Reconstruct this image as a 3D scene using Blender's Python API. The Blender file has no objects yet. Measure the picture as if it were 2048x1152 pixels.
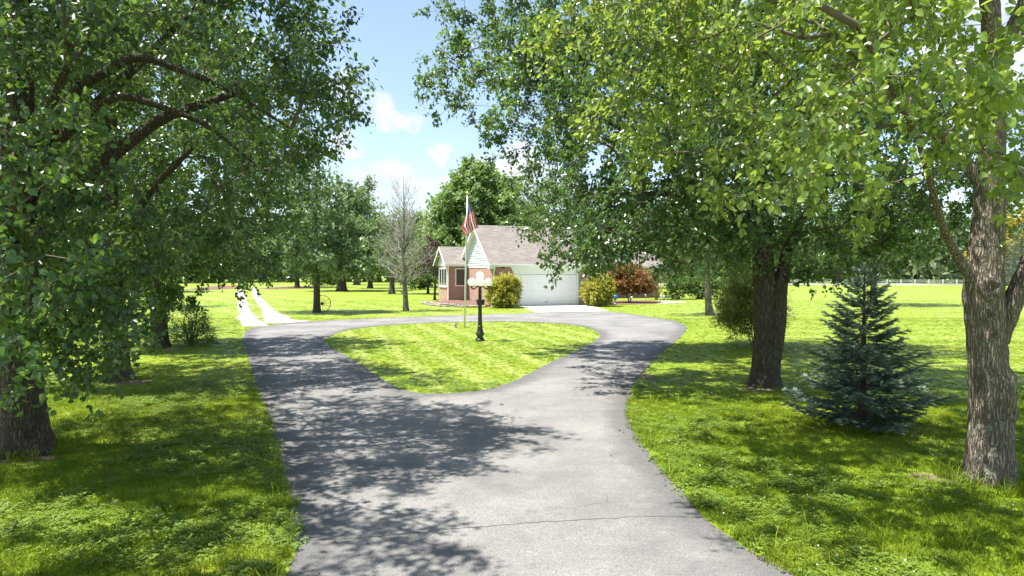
import bpy, bmesh, math, random
import numpy as np
from mathutils import Vector, Matrix, noise
from mathutils.geometry import delaunay_2d_cdt

# ------------------------------------------------------------------ camera, sky, sun, exposure
scene = bpy.context.scene
COL = scene.collection
R = math.radians
cam_d = bpy.data.cameras.new('camera')
cam = bpy.data.objects.new('camera', cam_d); COL.objects.link(cam)
cam.location = (0, 0, 2.4); cam.rotation_euler = (R(90 - 1.3), 0, 0)
cam_d.sensor_width = 36; cam_d.lens = 24.0; cam_d.clip_start = .05; cam_d.clip_end = 3000
scene.camera = cam

SUN_EL, TO_SUN_AZ = R(67), R(258)            # azimuth clockwise from +Y
to_sun = Vector((math.sin(TO_SUN_AZ)*math.cos(SUN_EL), math.cos(TO_SUN_AZ)*math.cos(SUN_EL), math.sin(SUN_EL)))
sl = bpy.data.lights.new('sun', 'SUN'); sl.energy = 4.35; sl.angle = R(.53); sl.color = (1, .955, .88)
so = bpy.data.objects.new('sun', sl); COL.objects.link(so)
so.rotation_euler = to_sun.to_track_quat('Z', 'Y').to_euler(); so.location = to_sun*60

world = bpy.data.worlds.new('World'); scene.world = world; world.use_nodes = True
wn, wl = world.node_tree.nodes, world.node_tree.links
wn.clear()
def N(nodes, t, **kw):
    n = nodes.new(t)
    for k, v in kw.items():
        if k == 'inp':
            for a, b in v.items(): n.inputs[a].default_value = b
        else: setattr(n, k, v)
    return n
def build_sky():
    out = N(wn, 'ShaderNodeOutputWorld'); bg = N(wn, 'ShaderNodeBackground'); bg.inputs['Strength'].default_value = .10
    sky = N(wn, 'ShaderNodeTexSky', sky_type='NISHITA', sun_disc=False, sun_elevation=SUN_EL, sun_rotation=TO_SUN_AZ,
            altitude=200, air_density=1.0, dust_density=.7, ozone_density=1.0)
    tc = N(wn, 'ShaderNodeTexCoord')
    sep = N(wn, 'ShaderNodeSeparateXYZ'); wl.new(tc.outputs['Generated'], sep.inputs[0])
    def m(op, a, b=None, clamp=False):
        n = N(wn, 'ShaderNodeMath', operation=op, use_clamp=clamp)
        for i, v in enumerate((a, b)):
            if v is None: continue
            if isinstance(v, (int, float)): n.inputs[i].default_value = v
            else: wl.new(v, n.inputs[i])
        return n.outputs[0]
    X, Y, Z = sep.outputs
    # plane projection for the cumulus field that covers the whole sky
    den = m('ADD', m('MAXIMUM', Z, 0), .14)
    comb = N(wn, 'ShaderNodeCombineXYZ')
    wl.new(m('DIVIDE', X, den), comb.inputs[0]); wl.new(m('DIVIDE', Y, den), comb.inputs[1])
    n1 = N(wn, 'ShaderNodeTexNoise', inp={'Scale': 1.25, 'Detail': 9, 'Roughness': .56}); wl.new(comb.outputs[0], n1.inputs['Vector'])
    # distortion for single cumulus heads
    n2 = N(wn, 'ShaderNodeTexNoise', inp={'Scale': 26, 'Detail': 9, 'Roughness': .62}); wl.new(tc.outputs['Generated'], n2.inputs['Vector'])
    az = m('ARCTAN2', X, Y); el = m('ARCSINE', Z)
    nz = m('MULTIPLY', m('SUBTRACT', n2.outputs['Fac'], .5), 4.4)
    best = None
    for (a, e, ra, re) in [(-11.4, 13.1, 1.8, 1.4), (-9.2, 12.2, 2.4, 1.0), (-14.2, 14.4, 1.6, 1.9), (-13.4, 10.3, 2.0, 1.2),
                           (-11.0, 7.3, 4.2, 1.7), (-5.9, 9.9, 1.0, 1.2), (-3.5, 7.5, 2.5, 1.2), (-8.6, 24.8, 4.5, .7), (34, 15, 6, 10), (1, 8, 5, 2.5), (-32, 22, 7, 5), (13, 28, 5, 3)]:
        u = m('DIVIDE', m('SUBTRACT', az, R(a)), R(ra)); v = m('DIVIDE', m('SUBTRACT', el, R(e)), R(re))
        q = m('SUBTRACT', 1, m('ADD', m('MULTIPLY', u, u), m('MULTIPLY', v, v)))
        best = q if best is None else m('MAXIMUM', best, q)
    heads = m('MULTIPLY', m('ADD', best, m('ADD', nz, 0)), .8, True)
    fld = m('MULTIPLY', m('SUBTRACT', n1.outputs['Fac'], .60), 6, True)
    cov = m('MAXIMUM', heads, fld)
    mix = N(wn, 'ShaderNodeMix', data_type='RGBA'); wl.new(cov, mix.inputs[0])
    pale = N(wn, 'ShaderNodeMix', data_type='RGBA'); pale.inputs[0].default_value = .14; wl.new(sky.outputs[0], pale.inputs[6]); pale.inputs[7].default_value = (3.3, 3.5, 3.8, 1)
    wl.new(pale.outputs[2], mix.inputs[6]); shd = N(wn, 'ShaderNodeMix', data_type='RGBA'); wl.new(m('MULTIPLY', m('SUBTRACT', n2.outputs['Fac'], .35), 3.3, True), shd.inputs[0]); shd.inputs[6].default_value = (3.1, 3.25, 3.5, 1); shd.inputs[7].default_value = (4.6, 4.65, 4.8, 1); wl.new(shd.outputs[2], mix.inputs[7])
    wl.new(mix.outputs[2], bg.inputs['Color']); wl.new(bg.outputs[0], out.inputs[0])
build_sky()
vs = scene.view_settings; vs.view_transform = 'Standard'; vs.look = 'None'; vs.gamma = 1; vs.exposure = 1.40; vs.use_curve_mapping = False
cy = scene.cycles
cy.max_bounces = 7; cy.diffuse_bounces = 3; cy.glossy_bounces = 2; cy.transmission_bounces = 4; cy.transparent_max_bounces = 4
cy.sample_clamp_indirect = 6; cy.use_denoising = True

# ------------------------------------------------------------------ helpers
def link(o, parent=None):
    COL.objects.link(o)
    if parent is not None: o.parent = parent
    return o
def tag(o, label=None, cat=None, group=None, kind=None):
    for k, v in (('label', label), ('category', cat), ('group', group), ('kind', kind)):
        if v: o[k] = v
    return o
def thing(name, label, cat, loc=(0, 0, 0), rz=0, group=None):
    o = bpy.data.objects.new(name, None); o.empty_display_size = .2
    link(o); o.location = loc; o.rotation_euler = (0, 0, rz)
    return tag(o, label, cat, group)
def mk(name, V, F, material, parent=None, smooth=False, tint=None, attr=None):
    """mesh object from a vertex array and ONE face array of constant width"""
    V = np.asarray(V, dtype=np.float32); F = np.asarray(F, dtype=np.int32)
    me = bpy.data.meshes.new(name)
    k = F.shape[1]
    me.vertices.add(len(V)); me.vertices.foreach_set('co', V.ravel())
    me.loops.add(F.size); me.loops.foreach_set('vertex_index', F.ravel())
    me.polygons.add(len(F)); me.polygons.foreach_set('loop_start', np.arange(0, F.size, k, dtype=np.int32))
    if smooth: me.polygons.foreach_set('use_smooth', np.ones(len(F), dtype=bool))
    if tint is not None:
        a = me.attributes.new('tint', 'FLOAT', 'POINT'); a.data.foreach_set('value', np.asarray(tint, dtype=np.float32))
    if attr is not None:
        for nm, val in attr.items():
            a = me.attributes.new(nm, 'FLOAT', 'POINT'); a.data.foreach_set('value', np.asarray(val, dtype=np.float32))
    me.update(calc_edges=True)
    if material: me.materials.append(material)
    return link(bpy.data.objects.new(name, me), parent)
def bm_obj(name, bm, material, parent=None, smooth=False):
    me = bpy.data.meshes.new(name); bmesh.ops.recalc_face_normals(bm, faces=bm.faces[:]); bm.to_mesh(me); bm.free()
    if smooth:
        for p in me.polygons: p.use_smooth = True
    if material: me.materials.append(material)
    return link(bpy.data.objects.new(name, me), parent)
def bbox(bm, x0, x1, y0, y1, z0, z1):
    vs_ = [bm.verts.new(p) for p in ((x0, y0, z0), (x1, y0, z0), (x1, y1, z0), (x0, y1, z0), (x0, y0, z1), (x1, y0, z1), (x1, y1, z1), (x0, y1, z1))]
    for f in ((3, 2, 1, 0), (4, 5, 6, 7), (0, 1, 5, 4), (1, 2, 6, 5), (2, 3, 7, 6), (3, 0, 4, 7)): bm.faces.new([vs_[i] for i in f])
def box(name, x0, x1, y0, y1, z0, z1, material, parent=None, bevel=0):
    bm = bmesh.new(); bbox(bm, x0, x1, y0, y1, z0, z1)
    if bevel: bmesh.ops.bevel(bm, geom=bm.edges[:], offset=bevel, segments=1, affect='EDGES')
    return bm_obj(name, bm, material, parent)
def prism(bm, pts, d):
    """closed polygon of 3-D points pushed along d"""
    a = [bm.verts.new(p) for p in pts]; b = [bm.verts.new(Vector(p)+Vector(d)) for p in pts]
    bm.faces.new(a); bm.faces.new(b[::-1])
    for i in range(len(a)): bm.faces.new((a[i], a[i-1], b[i-1], b[i]))
def lathe(bm, prof, seg=20, c=(0, 0, 0)):
    rings = []
    for r, z in prof:
        rings.append([bm.verts.new((c[0]+r*math.cos(2*math.pi*i/seg), c[1]+r*math.sin(2*math.pi*i/seg), c[2]+z)) for i in range(seg)])
    for a, b in zip(rings, rings[1:]):
        for i in range(seg): bm.faces.new((a[i], a[(i+1) % seg], b[(i+1) % seg], b[i]))
    bm.faces.new(rings[0][::-1]); bm.faces.new(rings[-1])
def tube(bm, pts, rad, seg=8):
    pts = [Vector(p) for p in pts]; rings = []
    for i, p in enumerate(pts):
        t = (pts[min(i+1, len(pts)-1)]-pts[max(i-1, 0)]).normalized()
        a = t.orthogonal().normalized() if i == 0 else (pa - t*pa.dot(t)).normalized()
        pa = a; b = t.cross(a); r = rad[i] if isinstance(rad, (list, tuple)) else rad
        rings.append([bm.verts.new(p+(a*math.cos(2*math.pi*k/seg)+b*math.sin(2*math.pi*k/seg))*r) for k in range(seg)])
    for a, b in zip(rings, rings[1:]):
        for i in range(seg): bm.faces.new((a[i], a[(i+1) % seg], b[(i+1) % seg], b[i]))
    bm.faces.new(rings[0][::-1]); bm.faces.new(rings[-1])
def inpoly(P, poly):
    x, y = P[:, 0], P[:, 1]; c = np.zeros(len(P), bool); n = len(poly)
    for i in range(n):
        x0, y0 = poly[i]; x1, y1 = poly[i-1]
        if y0 == y1: continue
        c ^= ((y0 > y) != (y1 > y)) & (x < (x1-x0)*(y-y0)/(y1-y0)+x0)
    return c
def edgedist(P, poly, skip=()):
    d = np.full(len(P), 1e9); n = len(poly)
    for i in range(n):
        if i in skip: continue
        a = np.array(poly[i-1]); b = np.array(poly[i]); ab = b-a; L = max(1e-9, ab@ab)
        t = np.clip(((P-a)@ab)/L, 0, 1); d = np.minimum(d, np.linalg.norm(P-(a+t[:, None]*ab), axis=1))
    return d
def smooth_poly(poly, it=2):
    p = [np.array(q, float) for q in poly]
    for _ in range(it):
        q = []
        for i in range(len(p)):
            a, b = p[i], p[(i+1) % len(p)]; q += [a*.75+b*.25, a*.25+b*.75]
        p = q
    return [tuple(v) for v in p]

# ------------------------------------------------------------------ materials
def new_mat(name):
    m = bpy.data.materials.new(name); m.use_nodes = True
    return m, m.node_tree.nodes, m.node_tree.links, m.node_tree.nodes['Principled BSDF']
def simple(name, col, rough=.6, metal=0, var=0, scale=8, bump=0, bscale=40, spec=.5):
    m, n, l, p = new_mat(name)
    p.inputs['Roughness'].default_value = rough; p.inputs['Metallic'].default_value = metal; p.inputs['Specular IOR Level'].default_value = spec
    p.inputs['Base Color'].default_value = (*col, 1)
    tc = N(n, 'ShaderNodeTexCoord')
    if var:
        t = N(n, 'ShaderNodeTexNoise', inp={'Scale': scale, 'Detail': 5, 'Roughness': .6}); l.new(tc.outputs['Object'], t.inputs['Vector'])
        mx = N(n, 'ShaderNodeMix', data_type='RGBA'); l.new(t.outputs['Fac'], mx.inputs[0])
        mx.inputs[6].default_value = (*[c*(1-var) for c in col], 1); mx.inputs[7].default_value = (*[min(1, c*(1+var)) for c in col], 1)
        l.new(mx.outputs[2], p.inputs['Base Color'])
    if bump:
        t = N(n, 'ShaderNodeTexNoise', inp={'Scale': bscale, 'Detail': 4}); l.new(tc.outputs['Object'], t.inputs['Vector'])
        b = N(n, 'ShaderNodeBump', inp={'Strength': bump, 'Distance': .02}); l.new(t.outputs['Fac'], b.inputs['Height']); l.new(b.outputs[0], p.inputs['Normal'])
    return m
def mixc(n, l, fac, a, b, blend='MIX'):
    mx = N(n, 'ShaderNodeMix', data_type='RGBA', blend_type=blend)
    for s, v in ((0, fac), (6, a), (7, b)):
        if isinstance(v, (int, float)): mx.inputs[s].default_value = v
        elif isinstance(v, tuple): mx.inputs[s].default_value = (*v, 1)
        else: l.new(v, mx.inputs[s])
    return mx.outputs[2]
def ramp(n, l, x, a, b, c=0., d=1.):
    r = N(n, 'ShaderNodeMapRange', inp={1: a, 2: b, 3: c, 4: d}); l.new(x, r.inputs[0]); return r.outputs[0]
def noise_n(n, l, vec, scale, detail=4, rough=.55):
    t = N(n, 'ShaderNodeTexNoise', inp={'Scale': scale, 'Detail': detail, 'Roughness': rough}); l.new(vec, t.inputs['Vector']); return t.outputs['Fac']
def mathn(n, l, op, a, b=None, clamp=False):
    q = N(n, 'ShaderNodeMath', operation=op, use_clamp=clamp)
    for i, v in enumerate((a, b)):
        if v is None: continue
        if isinstance(v, (int, float)): q.inputs[i].default_value = v
        else: l.new(v, q.inputs[i])
    return q.outputs[0]

def leaf_mat(name, dark, light, trans, rough=.4, tf=.36, single=False, spec=.5):
    m, n, l, p = new_mat(name)
    if single:
        fac = N(n, 'ShaderNodeObjectInfo').outputs['Random']
    else:
        fac = N(n, 'ShaderNodeAttribute', attribute_name='tint').outputs['Fac']
    c = mixc(n, l, fac, dark, light)
    l.new(c, p.inputs['Base Color']); p.inputs['Roughness'].default_value = rough; p.inputs['Specular IOR Level'].default_value = spec
    tr = N(n, 'ShaderNodeBsdfTranslucent'); l.new(mixc(n, l, fac, tuple(x*.7 for x in trans), trans), tr.inputs['Color'])
    mx = N(n, 'ShaderNodeMixShader'); mx.inputs[0].default_value = tf
    l.new(p.outputs[0], mx.inputs[1]); l.new(tr.outputs[0], mx.inputs[2]); l.new(mx.outputs[0], n['Material Output'].inputs[0])
    return m
PEAR_D, PEAR_L, PEAR_T = (.026, .066, .030), (.110, .190, .068), (.25, .42, .055)
M_pear = leaf_mat('pear_leaf', PEAR_D, PEAR_L, PEAR_T, rough=.30, spec=.75)
M_pear1 = leaf_mat('pear_leaf_single', PEAR_D, PEAR_L, PEAR_T, rough=.30, spec=.75, single=True)
YOUNG_SUNLIT = ((.045, .095, .022), (.23, .33, .075), (.48, .62, .08))  # young leaf tone, brightened so full sunlight is painted into the colour
M_young_sunlit = leaf_mat('young_pear_leaf', *YOUNG_SUNLIT, rough=.30, spec=.7, tf=.42); M_young_sunlit1 = leaf_mat('young_pear_leaf_sunlit_single', *YOUNG_SUNLIT, rough=.30, spec=.7, tf=.42, single=True)
M_maple = leaf_mat('maple_leaf', (.085, .16, .05), (.21, .31, .09), (.32, .48, .09), rough=.5)
M_oak = leaf_mat('oak_leaf', (.080, .150, .068), (.23, .32, .145), (.28, .42, .11), rough=.45)
M_locust = leaf_mat('locust_leaf', (.11, .17, .022), (.20, .27, .03), (.32, .42, .04), rough=.5)
M_far = leaf_mat('far_leaf', (.10, .155, .075), (.19, .26, .12), (.26, .36, .12), rough=.6)
M_gold = leaf_mat('golden_leaf', (.10, .17, .02), (.56, .50, .075), (.5, .48, .05), rough=.45)
M_goldtree = leaf_mat('golden_tree_leaf', (.30, .26, .03), (.45, .38, .05), (.5, .42, .04), rough=.5)
M_rust = leaf_mat('rust_leaf', (.11, .12, .025), (.46, .19, .075), (.36, .18, .05), rough=.5)
M_plum = leaf_mat('plum_leaf', (.060, .035, .040), (.14, .085, .085), (.14, .06, .05), rough=.5)
M_yew = leaf_mat('yew_needle', (.10, .15, .025), (.38, .42, .09), (.34, .40, .06), rough=.5, tf=.25)
M_spruce = leaf_mat('spruce_needle', (.052, .102, .066), (.31, .42, .32), (.05, .10, .07), rough=.5, tf=.12)
M_hedge = leaf_mat('hedge_leaf', (.035, .085, .018), (.10, .18, .025), (.16, .28, .03), rough=.4)
M_fern = leaf_mat('vase_leaf', (.07, .11, .05), (.20, .24, .11), (.2, .25, .08), rough=.5)

def bark_mat(name, a, b, lichen=0, scale=1.):
    m, n, l, p = new_mat(name); tc = N(n, 'ShaderNodeTexCoord')
    nn = N(n, 'ShaderNodeTexNoise', inp={'Scale': 7, 'Detail': 4}); l.new(tc.outputs['Object'], nn.inputs['Vector'])
    ad = N(n, 'ShaderNodeMix', data_type='VECTOR'); ad.inputs[0].default_value = .06; l.new(tc.outputs['Object'], ad.inputs[4]); l.new(nn.outputs['Color'], ad.inputs[5])
    mp = N(n, 'ShaderNodeMapping'); mp.inputs['Scale'].default_value = (1, 1, .115); l.new(ad.outputs[1], mp.inputs[0])
    vo = N(n, 'ShaderNodeTexVoronoi', feature='DISTANCE_TO_EDGE', inp={'Scale': 40*scale}); l.new(mp.outputs[0], vo.inputs['Vector'])
    f = noise_n(n, l, mp.outputs[0], 40*scale, 8, .7)
    g = noise_n(n, l, tc.outputs['Object'], 3.1, 5)
    ridge = ramp(n, l, vo.outputs['Distance'], 0, .28)
    h0 = mathn(n, l, 'ADD', ridge, mathn(n, l, 'MULTIPLY', f, .9))
    c = mixc(n, l, ramp(n, l, h0, .1, 1.35), a, b)
    c = mixc(n, l, ramp(n, l, g, .35, .75, 0, .5), c, mixc(n, l, 1.0, c, (1.5, 1.48, 1.42), 'MULTIPLY'))
    if lichen:
        h = noise_n(n, l, tc.outputs['Object'], 8.5, 6, .62)
        z = N(n, 'ShaderNodeSeparateXYZ'); l.new(tc.outputs['Object'], z.inputs[0])
        k = mathn(n, l, 'MULTIPLY', ramp(n, l, h, .58, .62), ramp(n, l, z.outputs[2], 1.9, .9))
        c = mixc(n, l, mathn(n, l, 'MULTIPLY', k, lichen), c, (.36, .40, .31))
    l.new(c, p.inputs['Base Color']); p.inputs['Roughness'].default_value = .9; p.inputs['Specular IOR Level'].default_value = .2
    b_ = N(n, 'ShaderNodeBump', inp={'Strength': 1.0, 'Distance': .03}); l.new(h0, b_.inputs['Height']); l.new(b_.outputs[0], p.inputs['Normal'])
    return m
M_bark = bark_mat('pear_bark', (.026, .021, .017), (.165, .135, .105))
M_bark_lichen = bark_mat('pear_bark_lichened', (.050, .040, .031), (.30, .25, .20), lichen=.85)
M_bark_grey = bark_mat('grey_bark', (.07, .063, .056), (.27, .245, .215))
M_twig = simple('twig_bark', (.15, .12, .095), .85, var=.35, scale=6)
M_deadtwig = simple('dead_twig', (.42, .38, .345), .9, var=.25, scale=5)
M_cutwood = simple('cut_wood', (.22, .17, .13), .9, var=.4, scale=18)

def grass_colour(n, l, blade=False):
    geo = N(n, 'ShaderNodeNewGeometry'); pos = geo.outputs['Position']
    s = N(n, 'ShaderNodeSeparateXYZ'); l.new(pos, s.inputs[0]); X, Y, Z = s.outputs
    flat = N(n, 'ShaderNodeCombineXYZ'); l.new(X, flat.inputs[0]); l.new(Y, flat.inputs[1]); v = flat.outputs[0]
    big = noise_n(n, l, v, .22, 4); mid = noise_n(n, l, v, 1.3, 5, .6); fine = noise_n(n, l, v, 9, 6, .7); hair = noise_n(n, l, v, 46, 3, .7)
    c = mixc(n, l, ramp(n, l, mid, .3, .7), (.155, .245, .012), (.225, .290, .016))
    c = mixc(n, l, ramp(n, l, big, .42, .68, 0, .5), c, (.255, .285, .030))
    c = mixc(n, l, ramp(n, l, fine, .50, .78, 0, .32), c, (.105, .195, .012))
    c = mixc(n, l, ramp(n, l, hair, .55, .85, 0, .45), c, (.30, .34, .06))
    # mowing stripes: bands of grass laid over by the mower
    def band(ax, ay, per, ph):
        k = mathn(n, l, 'ADD', mathn(n, l, 'ADD', mathn(n, l, 'MULTIPLY', X, ax), mathn(n, l, 'MULTIPLY', Y, ay)), mathn(n, l, 'MULTIPLY', mid, .25))
        return ramp(n, l, mathn(n, l, 'SINE', mathn(n, l, 'ADD', mathn(n, l, 'MULTIPLY', k, 2*math.pi/per), ph)), .1, .8)
    ex = mathn(n, l, 'DIVIDE', mathn(n, l, 'ADD', X, 1.8), 5.6); ey = mathn(n, l, 'DIVIDE', mathn(n, l, 'SUBTRACT', Y, 23.3), 10.2)
    isl = ramp(n, l, mathn(n, l, 'ADD', mathn(n, l, 'MULTIPLY', ex, ex), mathn(n, l, 'MULTIPLY', ey, ey)), 1.06, .98)
    k1 = mathn(n, l, 'MULTIPLY', band(.96, .285, 1.11, -13.5), isl)
    k2 = mathn(n, l, 'MULTIPLY', band(.10, .995, 2.6, 0), ramp(n, l, X, 7, 10))
    k3 = mathn(n, l, 'MULTIPLY', band(.82, .57, 3.2, 1), ramp(n, l, Y, 33, 38))
    k3 = mathn(n, l, 'MULTIPLY', k3, ramp(n, l, X, 6, 3))
    k = mathn(n, l, 'MAXIMUM', k1, mathn(n, l, 'MULTIPLY', mathn(n, l, 'MAXIMUM', k2, k3), .7))
    c = mixc(n, l, mathn(n, l, 'MULTIPLY', k, .6), c, (.31, .36, .085))
    return c, v, fine, hair
def grass_mat(name, blade):
    m, n, l, p = new_mat(name)
    c, v, fine, hair = grass_colour(n, l)
    p.inputs['Roughness'].default_value = .62; p.inputs['Specular IOR Level'].default_value = .3
    if blade:
        r = N(n, 'ShaderNodeObjectInfo').outputs['Random']
        c = mixc(n, l, .55, c, mixc(n, l, r, (.68, .76, .55), (1.3, 1.22, 1.1)), 'MULTIPLY')
        tr = N(n, 'ShaderNodeBsdfTranslucent'); l.new(mixc(n, l, 1.0, c, (1.35, 1.3, .8), 'MULTIPLY'), tr.inputs['Color'])
        mx = N(n, 'ShaderNodeMixShader'); mx.inputs[0].default_value = .33
        l.new(c, p.inputs['Base Color']); l.new(p.outputs[0], mx.inputs[1]); l.new(tr.outputs[0], mx.inputs[2]); l.new(mx.outputs[0], n['Material Output'].inputs[0])
    else:
        # bare worn soil where the lawn is thin
        w = noise_n(n, l, v, .62, 6, .62)
        c = mixc(n, l, ramp(n, l, w, .70, .76, 0, .75), c, (.19, .145, .09))
        l.new(c, p.inputs['Base Color'])
        hgt = mathn(n, l, 'ADD', fine, mathn(n, l, 'MULTIPLY', hair, .6))
        b = N(n, 'ShaderNodeBump', inp={'Strength': .25, 'Distance': .012}); l.new(hgt, b.inputs['Height']); l.new(b.outputs[0], p.inputs['Normal'])
    return m
M_lawn = grass_mat('lawn', False); M_blade = grass_mat('grass_blade', True)
def leafy_ground(name, a, b):
    m, n, l, p = new_mat(name); r = N(n, 'ShaderNodeObjectInfo').outputs['Random']
    c = mixc(n, l, r, a, b); l.new(c, p.inputs['Base Color']); p.inputs['Roughness'].default_value = .5
    tr = N(n, 'ShaderNodeBsdfTranslucent'); l.new(c, tr.inputs['Color']); mx = N(n, 'ShaderNodeMixShader'); mx.inputs[0].default_value = .3
    l.new(p.outputs[0], mx.inputs[1]); l.new(tr.outputs[0], mx.inputs[2]); l.new(mx.outputs[0], n['Material Output'].inputs[0])
    return m
M_clover = leafy_ground('clover_leaf', (.115, .205, .022), (.215, .30, .04))
M_weed = leafy_ground('weed_leaf', (.10, .18, .02), (.24, .31, .05))
M_flower = simple('clover_flower', (.75, .72, .66), .7)
M_dirt = simple('bare_soil', (.17, .135, .08), .95, var=.4, scale=7, bump=.6, bscale=25)

def asphalt_mat():
    m, n, l, p = new_mat('asphalt'); tc = N(n, 'ShaderNodeTexCoord'); v = tc.outputs['Object']
    big = noise_n(n, l, v, .55, 5, .6); mid = noise_n(n, l, v, 3.2, 6, .65)
    vo = N(n, 'ShaderNodeTexVoronoi', inp={'Scale': 115}); l.new(v, vo.inputs['Vector'])
    st = N(n, 'ShaderNodeSeparateColor'); l.new(vo.outputs['Color'], st.inputs[0])
    c = mixc(n, l, ramp(n, l, big, .36, .64), (.118, .115, .112), (.188, .183, .175))
    c = mixc(n, l, ramp(n, l, mid, .52, .8, 0, .5), c, (.235, .222, .205))
    e = N(n, 'ShaderNodeAttribute', attribute_name='edge').outputs['Fac']
    ed = mathn(n, l, 'ADD', e, mathn(n, l, 'MULTIPLY', mathn(n, l, 'SUBTRACT', mid, .5), .5))
    c = mixc(n, l, ramp(n, l, ed, .55, .18, 0, .85), c, (.088, .086, .085))
    c = mixc(n, l, ramp(n, l, st.outputs[0], .0, 1., 0, .95), c, mixc(n, l, 1.0, c, (1.75, 1.72, 1.68), 'MULTIPLY'))
    c = mixc(n, l, ramp(n, l, st.outputs[1], .75, 1., 0, .6), c, (.065, .065, .068))
    sta = noise_n(n, l, v, 1.15, 7, .7); c = mixc(n, l, ramp(n, l, sta, .57, .72, 0, .5), c, (.075, .072, .068))
    rust = noise_n(n, l, v, 2.3, 4, .6); c = mixc(n, l, ramp(n, l, rust, .74, .78, 0, .35), c, (.30, .20, .13))
    # hairline crazing of the old surface
    cr = N(n, 'ShaderNodeTexVoronoi', feature='DISTANCE_TO_EDGE', inp={'Scale': 1.1})
    wob = N(n, 'ShaderNodeMix', data_type='VECTOR'); wob.inputs[0].default_value = .12; l.new(v, wob.inputs[4])
    nn = N(n, 'ShaderNodeTexNoise', inp={'Scale': 3, 'Detail': 5}); l.new(v, nn.inputs['Vector']); l.new(nn.outputs['Color'], wob.inputs[5])
    l.new(wob.outputs[1], cr.inputs['Vector'])
    k = mathn(n, l, 'MULTIPLY', ramp(n, l, cr.outputs['Distance'], .008, .003), ramp(n, l, noise_n(n, l, v, .4, 3), .56, .62))
    c = mixc(n, l, mathn(n, l, 'MULTIPLY', k, .7), c, (.04, .04, .042))
    l.new(c, p.inputs['Base Color']); p.inputs['Roughness'].default_value = .86; p.inputs['Specular IOR Level'].default_value = .35
    b = N(n, 'ShaderNodeBump', inp={'Strength': .55, 'Distance': .006}); l.new(vo.outputs['Distance'], b.inputs['Height']); l.new(b.outputs[0], p.inputs['Normal'])
    return m
M_asphalt = asphalt_mat()
M_crack = simple('crack_fill', (.075, .072, .062), .95, var=.4, scale=9)
M_gravel = simple('gravel', (.37, .345, .31), .95, var=.35, scale=30, bump=.8, bscale=60)
M_concrete = simple('concrete', (.58, .56, .52), .9, var=.14, scale=4, bump=.15, bscale=90)
M_mulch = simple('mulch', (.165, .085, .065), .95, var=.6, scale=14, bump=1., bscale=26)
M_stone = simple('flagstone', (.30, .27, .23), .9, var=.35, scale=5, bump=.6, bscale=18)
M_white = simple('white_paint', (.80, .84, .80), .45, var=.04, scale=2)
M_door = simple('white_door_paint', (.90, .90, .88), .4, var=.03, scale=2)
M_siding = simple('white_siding', (.56, .63, .61), .5, var=.04, scale=3)
M_black = simple('black_iron', (.016, .017, .018), .38, var=.3, scale=8, spec=.6)
M_rustiron = simple('rusty_iron', (.035, .025, .02), .7, var=.4, scale=12)
M_pole = simple('painted_pole', (.60, .63, .64), .35, metal=.25, var=.08, scale=3)
M_goldball = simple('gilt', (.75, .55, .2), .25, metal=1)
M_dark = simple('dark_void', (.01, .01, .012), .6)
M_blue = simple('blue_glaze', (.03, .12, .55), .12)
M_greystone = simple('carved_stone', (.34, .35, .32), .85, var=.5, scale=14)
M_fence = simple('white_rail', (.78, .78, .76), .5)
M_bucket = simple('black_plastic', (.022, .023, .026), .5)
def globe_mat():
    m, n, l, p = new_mat('opal_globe')
    p.inputs['Base Color'].default_value = (.94, .94, .93, 1); p.inputs['Roughness'].default_value = .28
    tr = N(n, 'ShaderNodeBsdfTranslucent'); tr.inputs['Color'].default_value = (.97, .97, .96, 1)
    mx = N(n, 'ShaderNodeMixShader'); mx.inputs[0].default_value = .6
    l.new(p.outputs[0], mx.inputs[1]); l.new(tr.outputs[0], mx.inputs[2]); l.new(mx.outputs[0], n['Material Output'].inputs[0]); return m
M_globe = globe_mat()
def glass_mat():
    m, n, l, p = new_mat('window_glass'); p.inputs['Base Color'].default_value = (.025, .032, .035, 1); p.inputs['Roughness'].default_value = .04
    p.inputs['Specular IOR Level'].default_value = .9; return m
M_glass = glass_mat()
def brick_mat(rot=False):
    m, n, l, p = new_mat('brick_side' if rot else 'brick_front'); tc = N(n, 'ShaderNodeTexCoord')
    s = N(n, 'ShaderNodeSeparateXYZ'); l.new(tc.outputs['Object'], s.inputs[0]); cb = N(n, 'ShaderNodeCombineXYZ')
    l.new(s.outputs[1 if rot else 0], cb.inputs[0]); l.new(s.outputs[2], cb.inputs[1])
    b = N(n, 'ShaderNodeTexBrick', inp={'Scale': 1, 'Mortar Size': .006, 'Mortar Smooth': .2, 'Bias': -.1, 'Brick Width': .215, 'Row Height': .075,
          'Color1': (.30, .155, .11, 1), 'Color2': (.44, .27, .20, 1), 'Mortar': (.47, .42, .37, 1)}); l.new(cb.outputs[0], b.inputs['Vector'])
    f = noise_n(n, l, tc.outputs['Object'], 3.5, 5)
    c = mixc(n, l, ramp(n, l, f, .35, .7, 0, .5), b.outputs['Color'], (.46, .31, .245)); l.new(c, p.inputs['Base Color']); p.inputs['Roughness'].default_value = .9
    bp = N(n, 'ShaderNodeBump', invert=True, inp={'Strength': .7, 'Distance': .01}); l.new(b.outputs['Fac'], bp.inputs['Height']); l.new(bp.outputs[0], p.inputs['Normal'])
    return m
M_brick, M_brick_side = brick_mat(), brick_mat(True)
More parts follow.
